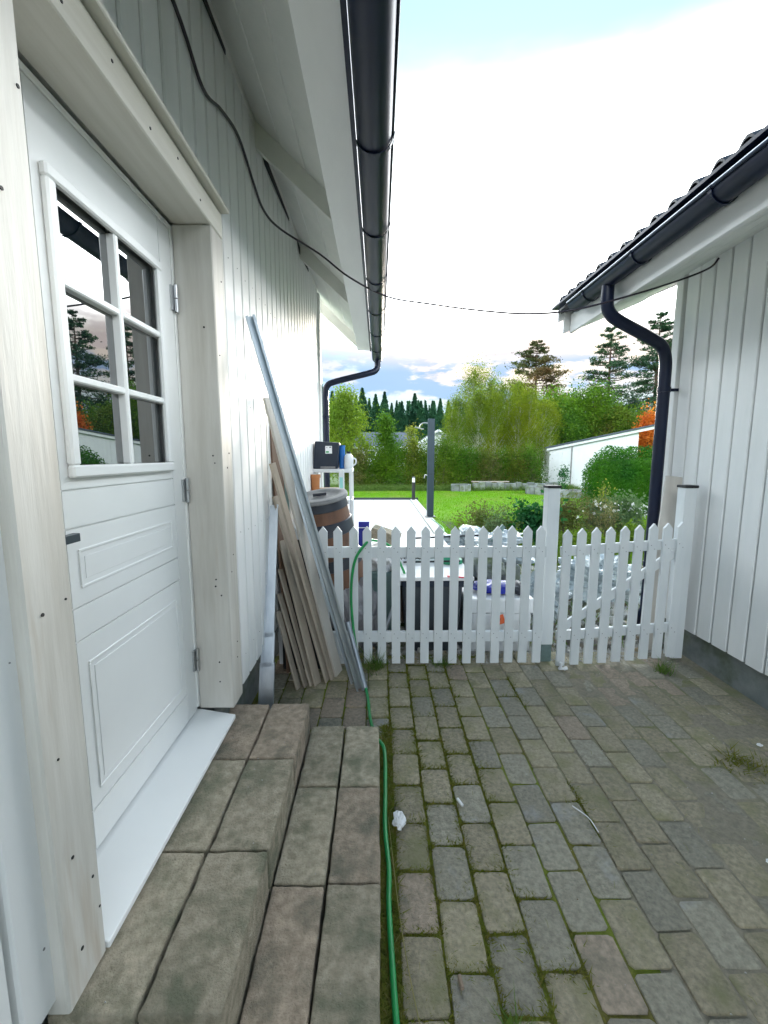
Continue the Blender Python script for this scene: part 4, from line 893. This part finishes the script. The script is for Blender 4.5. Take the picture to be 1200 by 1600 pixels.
# ================================================================== BACK GARDEN STONES
def ringstones(cx, cy, r0, h, n, label, rx=1.0):
    t = thing('stone_planter', label, 'planter', (cx, cy, 0))
    for k in range(n):
        a = 2*math.pi*k/n; b = 2*math.pi*(k+.92)/n; ri = r0-.12
        v = [(cx+rx*r*math.cos(q), cy+r*math.sin(q), zz) for zz in (-.03, h+random.uniform(-.01, .015)) for r, q in ((ri, a), (r0, a), (r0, b), (ri, b))]
        MB().add(v, [(0,3,2,1),(4,5,6,7),(0,1,5,4),(1,2,6,5),(2,3,7,6),(3,0,4,7)]).build('stone', M['greystone'], t, bevel=.012)
    MB().lathe((cx, cy, -.03), [(r0-.12, 0), (r0-.12, h-.02), (.01, h+.02)], 20).build('soil_fill', M['soil'], t)
ringstones(3.45, 18.0, .42, .26, 10, 'small round stone planter on the lawn left of the birches')
ringstones(6.35, 16.6, .62, .26, 16, 'larger round stone planter on the lawn before the shed')
ringstones(6.95, 15.2, .55, .22, 14, 'low stone planter half hidden behind the capped fence post')
lw = thing('stone_border', 'long low stone border at the far lawn edge under the birches', 'stone border', (5.2, 18.2, 0))
for k in range(14):
    x = 4.0+.26*k; MB().box(x, x+.245, 18.05+.02*math.sin(k), 18.35, -.03, .30+random.uniform(-.03, .05)).build('stone', M['greystone'], lw, bevel=.02)
MB().box(4.0, 5.6, 18.36, 18.6, .32, .36).build('coping_board', M['plank'], lw)

# ================================================================== SHED AND FAR HOUSES
shd = thing('garden_shed', 'white shed with a low sloping dark roof beyond the lawn', 'shed', (11, 21, 0))
a = at(857, 757, 20.8); b = at(990, 760, 18.6)
x0, x1 = a.x, at(992, 760, 18.2).x
mb = MB(); mb.add([(x0,20.8,-.1),(x1,18.2,-.1),(x1+1.2,23,-.1),(x0+1.2,25,-.1),(x0,20.8,1.80),(x1,18.2,2.52),(x1+1.2,23,2.52),(x0+1.2,25,1.80)], [(0,1,5,4),(1,2,6,5),(2,3,7,6),(3,0,4,7),(4,5,6,7)]); mb.build('wall', M['farwall'], shd)
dv = Vector((x1-x0, -2.6, 0)); dn = dv.normalized(); nrm = Vector((-dn.y*-1, dn.x*-1, 0))
def sp_(t, off, zz): p = Vector((x0, 20.8, 0))+dv*t; return (p.x+nrm.x*off, p.y+nrm.y*off, zz)
def zr(t): return 1.80+.72*t
mb = MB(); mb.add([sp_(-.03, .14, zr(-.03)-.10), sp_(1.17, .14, zr(1.17)-.10), sp_(1.17, .14, zr(1.17)+.02), sp_(-.03, .14, zr(-.03)+.02), sp_(-.03, .11, zr(-.03)-.10), sp_(1.17, .11, zr(1.17)-.10), sp_(1.17, .11, zr(1.17)+.02), sp_(-.03, .11, zr(-.03)+.02)],
   [(0,1,2,3),(4,7,6,5),(0,4,5,1),(3,2,6,7),(0,3,7,4),(1,5,6,2)]); mb.build('fascia', M['farwall'], shd)
mb = MB(); mb.add([sp_(-.05, .20, zr(-.05)+.03), sp_(1.20, .20, zr(1.20)+.03), sp_(1.20, -4.6, zr(1.20)+.40), sp_(-.05, -4.6, zr(-.05)+.40), sp_(-.05, .20, zr(-.05)+.09), sp_(1.20, .20, zr(1.20)+.09), sp_(1.20, -4.6, zr(1.20)+.46), sp_(-.05, -4.6, zr(-.05)+.46)],
   [(0,3,2,1),(4,5,6,7),(0,1,5,4),(1,2,6,5),(2,3,7,6),(3,0,4,7)]); mb.build('roof', M['roofgrey'], shd)
mb = MB(); mb.tube([sp_(.28, .06, 0), sp_(.28, .06, 1.9)], .03, 8); mb.build('downpipe', M['lid'], shd)
for k in range(24):
    t = .02+.04*k; mb = MB(); mb.obox(sp_(t, .012, -.05), sp_(t, .012, zr(t)-.03), tuple(dn), .17, .02); mb.build('wall_board', M['farwall'], shd)

def far_house(name, px0, px1, Y, eave_z, ridge_z, label, depth=9, gable_px=None):
    xa, xb = at(px0, 700, Y).x, at(px1, 700, Y).x; t = thing(name, label, 'house', ((xa+xb)/2, Y+depth/2, 0))
    MB().box(xa+.4, xb-.4, Y, Y+depth, -.1, eave_z).build('wall', M['farwall'], t)
    mb = MB(); mb.add([(xa,Y-.5,eave_z-.1),(xb,Y-.5,eave_z-.1),(xb,Y+depth/2,ridge_z),(xa,Y+depth/2,ridge_z),(xb,Y+depth+.5,eave_z-.1),(xa,Y+depth+.5,eave_z-.1)], [(0,1,2,3),(3,2,4,5),(0,3,5),(1,4,2),(0,5,4,1)]); mb.build('roof', M['roofgrey'], t)
    MB().box(xa, xb, Y-.56, Y-.52, eave_z-.28, eave_z-.06).build('fascia', M['farwall'], t)
    nwin = max(2, int((xb-xa)/4))
    for k in range(nwin):
        cx = xa+(xb-xa)*(k+.5)/nwin; f = MB().box(cx-.7, cx+.7, Y-.05, Y-.005, 1.0, 2.2).build('window', M['farwall'], t); MB().box(cx-.6, cx+.6, Y-.07, Y-.052, 1.1, 2.1).build('pane', M['winpane'], f)
    if gable_px:
        ga, gb = at(gable_px[0], 700, Y-3).x, at(gable_px[1], 700, Y-3).x; gm = (ga+gb)/2
        mb = MB(); mb.add([(ga,Y-3,-.1),(gb,Y-3,-.1),(gb,Y-3,2.6),(gm,Y-3,4.6),(ga,Y-3,2.6),(ga,Y+2,-.1),(gb,Y+2,-.1),(gb,Y+2,2.6),(gm,Y+2,4.6),(ga,Y+2,2.6)], [(0,1,2,3,4),(5,9,8,7,6),(0,4,9,5),(1,6,7,2)]); mb.build('gable_wall', M['farwall'], t)
        for q0, q1 in (((ga-.4, 2.4), (gm, 4.75)), ((gb+.4, 2.4), (gm, 4.75))):
            MB().obox((q0[0], Y-.6, q0[1]), (q1[0], Y-.6, q1[1]), (0, 1, 0), 5.6, .18).build('gable_roof', M['roofgrey'], t)
            MB().obox((q0[0], Y-3.45, q0[1]-.02), (q1[0], Y-3.45, q1[1]-.02), (0, 1, 0), .06, .30).build('barge_board', M['farwall'], t)
far_house('bungalow', 553, 652, 60, 2.75, 4.9, 'white bungalow with slate grey roof seen left of the shower post', gable_px=(648, 720))
far_house('bungalow', 700, 800, 52, 2.7, 4.3, 'white bungalow glimpsed through the birches')
far_house('bungalow', 1060, 1230, 42, 2.7, 4.6, 'white bungalow far right beyond the outbuilding')

# ================================================================== TREES AND SHRUBS
def limb_pts(p, q, n=4, sag=.0):
    p, q = Vector(p), Vector(q); return [p.lerp(q, k/n)+Vector((0, 0, sag*math.sin(math.pi*k/n))) for k in range(n+1)]
def pine_meshes(H, seed, spread, start=.25, dens=1., irregular=.35, needle='needle', crown='pine'):
    rs = random.Random(seed); tb = MB()
    tb.tube([(0,0,-.1), (.05*H*.1, 0, H*.4), (0, .02*H*.1, H*.75), (0, 0, H*.98)], [H*.016, H*.012, H*.007, H*.002], 8); P = []
    nlev = int(26*dens)
    for l in range(nlev):
        t = start+(1-start)*(l+rs.random()*.6)/nlev; z0 = H*t
        q_ = (1-t)/(1-start); prof = q_**.72*(1 if q_ < .8 else 1-(q_-.8)*2.2)+.03 if crown == 'pine' else q_
        for b in range(rs.choice((3, 4, 5))):
            a = rs.random()*6.28; ln = H*spread*prof*(1-irregular+2*irregular*rs.random())+.12
            if rs.random() < .08: ln *= 1.3
            dz = ln*(.18 if t > .6 else -.05)*(1 if crown == 'pine' else -1.2); e = (ln*math.cos(a), ln*math.sin(a), z0+dz)
            pts = limb_pts((0, 0, z0), e, 4, -.06*ln); tb.tube(pts, [H*.0035, H*.003, H*.0022, H*.0015, H*.0008], 4, cap=False)
            k = int((30+75*ln/(H*spread))*dens)
            u = .22+.80*np.sqrt(RNG.random(k)); e = np.array(e); s = np.array((0, 0, z0)); c = s+(e-s)*u[:, None]
            w = ln*.17*(1.15-.5*u)[:, None]; off = RNG.normal(size=(k, 3))*w; off[:, 2] *= .38; c = c+off; c[:, 2] += .04*ln
            P.append(c)
    P = np.concatenate(P); return tb, P
def tree(name, loc, tb, V, F, trunkmat, leafmat, label, cat='tree', group=None):
    t = thing(name, label, cat, loc, group); tm_ = tb.mesh('trunk', M[trunkmat], smooth=True) if isinstance(tb, MB) else tb
    link('trunk', tm_, t, loc); cm_ = fast('crown', V, F, M[leafmat]) if not isinstance(V, bpy.types.Mesh) else V
    link('crown', cm_, t, loc); return t, tm_, cm_
def pine_at(px, py, Y, name, seed, spread, label, nm='needle', start=.3, dens=1.5, size=.20):
    p = at(px, py, Y); H = p.z; tb, P = pine_meshes(H, seed, spread, start, dens); V, F = leaves(P, size, .32, .1)
    return tree(name, (p.x, Y, 0), tb, V, F, 'bark_pine', nm, label)
pine_at(840, 533, 44, 'pine_tree', 5, .30, 'broad pine with reddish sunset light painted into its needles, rising above the birches', 'needle_sunset', .25, 1.5, .27)
pine_at(957, 508, 42, 'pine_tree', 12, .19, 'slender tall pine left of the right downpipe', 'needle', .30, 1.2, .24)
pine_at(1033, 488, 38, 'pine_tree', 19, .21, 'tall pine partly hidden behind the right downpipe', 'needle', .22, 1.4, .24)
pine_at(1120, 470, 32, 'pine_tree', 23, .22, 'pine hidden behind the outbuilding, reflected in the door glass', 'needle', .2, 1.6, .24)
pine_at(1230, 500, 30, 'pine_tree', 29, .22, 'second pine beyond the outbuilding roof, seen in the glass', 'needle', .2, 1.6, .24)
pine_at(1330, 420, 30, 'pine_tree', 31, .24, 'third pine far right beyond the outbuilding', 'needle', .2, 1.6, .24)

# far spruces
protos = []
for k in range(4):
    H = 14+k; tb = MB(); tb.tube([(0,0,-.1), (0,0,H*.5), (0,0,H*.99)], [.22, .14, .02], 6); n_ = 9500
    t_ = .16+.84*RNG.random(n_)**.85; saw = .55+.45*((t_*17+RNG.random(n_)*.4) % 1.0); a_ = RNG.random(n_)*6.283; lob = 1+.22*np.sin(a_*3+t_*40+k)
    r_ = ((1-t_)**.95*H*.25+.04)*(1.2-saw*.75)*lob*(.35+.65*RNG.random(n_)**.5)
    P = np.stack([r_*np.cos(a_), r_*np.sin(a_), H*t_-r_*.25], 1); V, F = leaves(P, .36, .4, .35)
    protos.append((tb.mesh('trunk', M['bark_pine']), fast('crown', V, F, M['spruce']), H))
GS = 'spruces of the forest edge'; i = 0
for px, py in ((519, 606), (532, 626), (540, 612), (548, 618), (556, 606), (566, 615), (577, 612), (587, 620), (594, 624), (601, 616), (612, 622), (620, 622), (628, 619), (638, 619), (648, 620), (658, 618), (666, 618), (676, 622), (688, 626), (700, 632), (712, 634), (726, 640), (880, 638), (893, 630), (905, 636), (925, 640), (1012, 650), (500, 600), (508, 612)):
    Y = 84+random.uniform(-5, 6); p = at(px, py, Y); tmh, cm, H = protos[i % 4]; i += 1
    t = thing('spruce_tree', 'dark green spruce in the forest edge behind the far roofs', 'tree', (p.x, Y, 0), GS); s_ = p.z/H; s_ *= random.uniform(.84, 1.08); w_ = s_*random.uniform(1.1, 1.6); t.scale = (w_, w_, s_); t.rotation_euler = (0, 0, random.random()*6)
    a_ = bpy.data.objects.new('trunk', tmh); COL.objects.link(a_); a_.parent = t; b_ = bpy.data.objects.new('crown', cm); COL.objects.link(b_); b_.parent = t
# forest mass behind
Vs, Fs, nn = [], [], 0
for k in range(300):
    Y = random.uniform(93, 118); px = random.uniform(300, 1500); p = at(px, 652-random.random()*26, Y); H = p.z
    n_ = 620; tt = RNG.random(n_)**.8; r_ = (1-tt)*H*.2*np.sqrt(RNG.random(n_)); a_ = RNG.random(n_)*6.28
    c_ = np.stack([p.x+r_*np.cos(a_), Y+r_*np.sin(a_), H*(.04+.96*tt)], 1); V, F = leaves(c_, .6, .5, .3); Vs.append(V); Fs.append(F+nn); nn += len(V)
tag(link('forest', fast('forest', np.concatenate(Vs), np.concatenate(Fs), M['spruce'])), kind='stuff')

def broad(H, seed, rx, leafsize, n, base=.12, trunks=1, lean=.0, shape='oval', droop=.2, aspect=.6, clump=26, cr=.16, bark=.012):
    rs = np.random.default_rng(seed); tb = MB(); P = []
    for k in range(trunks):
        a = rs.random()*6.28; dx, dy = lean*H*math.cos(a), lean*H*math.sin(a)*.6; ox, oy = .12*rs.normal()*(trunks > 1), .1*rs.normal()*(trunks > 1)
        tb.tube([(ox, oy, -.08), (ox+dx*.3, oy+dy*.3, H*.35), (ox+dx*.7, oy+dy*.7, H*.7), (ox+dx, oy+dy, H*.97)], [H*bark, H*bark*.75, H*bark*.4, H*.002], 7)
        for j in range(max(3, clump//trunks)):
            t = base+(1-base)*rs.random()**.85
            if shape == 'oval': w = math.sin(min(1, max(.02, (t-base)/(1-base)))**.7*math.pi)**.6
            elif shape == 'cone': w = (1-t)**.75+.06
            else: w = 1-.55*t
            r_ = rx*w*math.sqrt(rs.random()); q = rs.random()*6.28; c0 = np.array((ox+dx*t+r_*math.cos(q), oy+dy*t+r_*math.sin(q), H*t))
            zt = max(0.02, t-.18*r_/max(rx, .01)-.05); tb.tube(limb_pts((ox+dx*zt, oy+dy*zt, H*zt), tuple(c0), 3), [H*.004, H*.003, H*.002, H*.0012], 4, cap=False)
            m_ = int(n/clump); s = np.array((cr, cr, cr*1.35))*H*(.6+.7*rs.random()); P.append(c0+rs.normal(size=(m_, 3))*s*.5)
    P = np.concatenate(P); P = P[P[:, 2] > .02]; V, F = leaves(P, leafsize, aspect, droop); return tb, V, F
# birches: three protos, copied
bp = []
for k in range(4):
    tb, V, F = broad(6, 60+k, 1.0, .075, 13000, .10, 3, .06, 'oval', .5, .6, 75, .085, .007); bp.append((tb.mesh('trunk', M['bark_birch'], smooth=True), fast('crown', V, F, M['birch'])))
names = 'birches behind the lawn'
BL = ['leftmost low birch of the row, just right of the shower post', 'second birch from the left, behind the small stone planter', 'tallest wispy birch whose tip stands highest in the row', 'birch directly in front of the tallest one, shorter and denser', 'tall thin birch just right of the tallest tip', 'short front birch near the middle of the row', 'middle birch with open top against the sky', 'birch in front of the reddish pine, left side of its crown', 'front birch with pale stem left below the reddish pine', 'birch right below the reddish pine crown', 'second birch from the right, near the shed roof', 'rightmost birch of the row beside the shed corner']
bl_ = [(703, 640, 20.5, .9), (716, 622, 22.5, .9), (738, 578, 23.5, .85), (748, 612, 20.8, .9), (766, 590, 23.8, .8), (775, 618, 21.0, .9), (790, 602, 22.4, .9), (812, 600, 24.5, .8), (806, 632, 21.2, 1.0), (828, 612, 21.4, 1.0), (846, 628, 22.8, 1.0), (864, 634, 24.5, 1.0)]
for i, (px, py, Y, w) in enumerate(bl_):
    p = at(px, py, Y); t = thing('birch_tree', BL[i], 'tree', (p.x, Y, 0), names); s_ = p.z/6.1; t.scale = (s_*w, s_*w, s_); t.rotation_euler = (0, 0, random.random()*6)
    for nm, me in zip(('trunk', 'crown'), bp[i % 4]):
        o = bpy.data.objects.new(nm, me); COL.objects.link(o); o.parent = t
def shrub(name, px, py, Y, rx, leafmat, label, seed, size=.06, n=5000, shape='oval', trunks=3, lean=.08, group=None, clump=50, cr=.14, base=.08, cat='shrub', aspect=.6, x=None, H=None):
    p = at(px, py, Y); H = H or p.z; tb, V, F = broad(H, seed, rx, size, n, base, trunks, lean, shape, .2, aspect, clump, cr, .008)
    return tree(name, (p.x if x is None else x, Y, -.03), tb, V, F, 'bark_grey', leafmat, label, cat, group)
shrub('lime_tree', 537, 618, 19.5, .95, 'lime', 'tall lime-green tree rising beside the left downpipe', 71, .09, 15000, clump=90, cr=.10, cat='tree')
shrub('young_conifer', 603, 652, 19.5, .75, 'willow', 'young bright green conifer before the bungalow roof', 72, .08, 9000, 'cone', 1, 0, clump=70, cr=.10, cat='tree')
shrub('golden_shrub', 643, 672, 19.2, .55, 'yellowgreen', 'yellow-green shrub left of the shower post', 73, .07, 5000, 'cone', 2, .03, clump=50, cr=.11)
GL = ['reddish green bush right of the white shelf', 'mid green bush under the bungalow wall', 'dense green bush below the young conifer', 'green bush between conifer and golden shrub', 'leafy bush left of the shower post foot', 'bush directly behind the bollard', 'bush just right of the shower post', 'low dark bush left of the small planter']
for i, (px, py, mm) in enumerate(((556, 712, 'olive'), (576, 716, 'shrub'), (599, 700, 'willow'), (622, 702, 'willow'), (648, 705, 'shrub'), (668, 702, 'willow'), (690, 690, 'shrub'), (712, 705, 'willow'))):
    shrub('garden_bush', px, py, 18.9+.25*(i % 3), .62, mm, GL[i], 80+i, .06, 7000, 'dome', 4, .12, clump=60, cr=.22, base=.04)
GR = ['dark leafy tree behind the shed roof left end', 'green tree above the middle of the shed roof', 'bushy tree above the shed roof right half', 'green tree right end behind the shed', 'leafy tree behind the orange foliage', 'tree filling the gap right of the birches']
for i, (px, py, Y, mm) in enumerate(((882, 632, 28, 'willow'), (905, 622, 31, 'willow'), (935, 616, 30, 'willow'), (965, 640, 28, 'shrub'), (1000, 650, 30, 'willow'), (862, 626, 27, 'willow'))):
    shrub('leafy_tree', px, py, Y, 1.9, mm, GR[i], 100+i, .13, 12000, 'oval', 3, .06, clump=80, cr=.14, base=.05, cat='tree')
for i, (px, Y) in enumerate(((1060, 27), (1120, 25), (1190, 27), (1260, 24))):
    shrub('leafy_tree', px, 655, Y, 2.0, 'willow', ('first', 'second', 'third', 'fourth')[i]+' leafy tree hidden right of the outbuilding, mirrored in the glass', 110+i, .14, 9000, 'oval', 3, .06, clump=70, cr=.15, base=.05, cat='tree')
shrub('orange_tree', 1018, 652, 24, .95, 'sunset_leaf', 'orange-leaved tree beside the shed roof end, sunset light put into its leaf colour', 120, .12, 8000, 'oval', 3, .05, clump=60, cr=.13, base=.3, cat='tree')
# undergrowth below the birches
for i in range(9):
    px = 700+i*17
    shrub('undergrowth_bush', px, 718-random.random()*14, 19.6+.3*(i % 2), .65, ('shrub', 'olive', 'willow')[i % 3], ('first', 'second', 'third', 'fourth', 'fifth', 'sixth', 'seventh', 'eighth', 'last')[i]+' low bush from the shower post along the foot of the birch row', 130+i, .06, 5000, 'dome', 4, .12, 'low bushes under the birches', 55, .24, .03)
# thuja hedge
hx0, hx1, hy0, hy1, hh = 5.35, 11.5, 10.2, 11.8, 1.70
hd = thing('clipped_hedge', 'dense dark green rounded hedge left of the right downpipe', 'hedge', (7.5, 11, 0)); n = 120000
u = RNG.random((n, 3)); p = np.stack([hx0+(hx1-hx0)*u[:, 0], hy0+(hy1-hy0)*u[:, 1], hh*u[:, 2]], 1)
q = np.stack([np.maximum(0, (hx0+.9-p[:, 0])/.9), np.abs(p[:, 1]-(hy0+hy1)/2)/((hy1-hy0)/2), p[:, 2]/hh], 1); rad = (q**3.2).sum(1)**(1/3.2)
lump = np.array([_nz.noise(Vector(v)*2.3) for v in p])*.10
dirn = p-np.array([(hx0+hx1)/2, 11, .8]); keep = (rad < 1.0+lump) & (rad > .72); p = p[keep]
V, F = leaves(p, .055, .45, -.2); link('foliage', fast('foliage', V, F, M['thuja']), hd, hd.location)
hd.children[0].location = (-7.5, -11, 0)
MB().box(hx0+.35, hx1-.1, hy0+.30, hy1-.3, 0, hh-.32).build('branch_core', M['thuja'], hd, bevel=.2, seg=2)
# plants right behind the fence
shrub('border_shrub', 760, 792, 6.9, .34, 'olive', 'brownish olive shrub behind the fence left of the glossy one', 150, .035, 5200, 'dome', 6, .2, clump=50, cr=.25, base=.05, H=.62)
shrub('border_shrub', 790, 800, 6.6, .25, 'sage', 'small pale green plant between the olive and the glossy shrub', 151, .03, 2600, 'dome', 6, .2, clump=36, cr=.28, base=.03, H=.50)
shrub('border_shrub', 833, 797, 6.5, .26, 'glossy', 'dark glossy-leaved shrub left of the middle post', 152, .075, 1700, 'dome', 6, .2, clump=40, cr=.26, base=.03, H=.62)
shrub('border_shrub', 895, 790, 7.3, .42, 'olive', 'yellowish olive shrub right of the middle post', 153, .035, 6000, 'dome', 6, .2, clump=50, cr=.25, base=.05, H=.68)
shrub('border_shrub', 935, 785, 7.0, .34, 'drygrass', 'tall straw-coloured grassy plant behind the gate', 154, .05, 2600, 'dome', 8, .2, clump=40, cr=.25, base=.03, aspect=.15, H=.66)
fb = shrub('flowering_shrub', 975, 780, 7.4, .55, 'sage', 'pale leafed shrub with white flowers before the hedge', 155, .055, 8500, 'dome', 7, .22, clump=60, cr=.26, base=.03, H=.62)[0]
k = 110; c_ = np.stack([RNG.normal(size=k)*.36, RNG.normal(size=k)*.30, .42+RNG.random(k)*.24], 1); V, F = leaves(c_, .055, .9); link('blossom', fast('blossom', V, F, M['petal']), fb, fb.location)
shrub('flower_stalk', 940, 765, 7.6, .08, 'yellowgreen', 'single tall pale flower stalk above the flowering shrub', 156, .04, 260, 'dome', 2, .05, clump=16, cr=.12, base=.4, cat='plant', H=.95)
shrub('border_shrub', 1005, 800, 6.2, .35, 'lime', 'bright green low plant nearest the right downpipe', 157, .04, 3200, 'dome', 6, .2, clump=40, cr=.3, base=.02, H=.40)
shrub('border_shrub', 915, 815, 5.9, .4, 'lime', 'bright green low plant behind the first gate pickets', 158, .04, 3200, 'dome', 6, .2, clump=40, cr=.3, base=.02, H=.34)
shrub('border_shrub', 800, 815, 5.9, .4, 'lime', 'bright green low plant behind the fence left of middle post', 159, .04, 3000, 'dome', 6, .2, clump=40, cr=.3, base=.02, H=.30)
shrub('slender_shrub', 877, 730, 17.6, .18, 'glossy', 'small slender dark shrub against the white shed wall', 160, .06, 800, 'oval', 2, .05, clump=26, cr=.12, base=.1)
shrub('pale_shrub', 924, 735, 12.2, .20, 'sage', 'pale shrub at the left end of the hedge', 161, .05, 3000, 'oval', 3, .05, clump=40, cr=.15, base=.05)
# tall meadow grass behind the fence right half
n = 16000; P = np.stack([RNG.random(n)*5.2+1.6, 5.6+RNG.random(n)*3.8, np.full(n, -.02)], 1); keep = np.array([_nz.noise(Vector((a*1.1, b_*1.1, 2))) for a, b_ in P[:, :2]]) > -.12
V, F = blades('m', P[keep], .17, .006, None, .45); tag(link('meadow_grass', fast('meadow_grass', V, F, M['blade'])), kind='stuff')
n = 26000; P = np.stack([RNG.random(n)*13-4.5, 17.9+RNG.random(n)*1.3, np.full(n, -.03)], 1); V, F = blades('m', P, .22, .009, None, .5)
tag(link('edge_grass', fast('edge_grass', V, F, M['weed'])), kind='stuff')
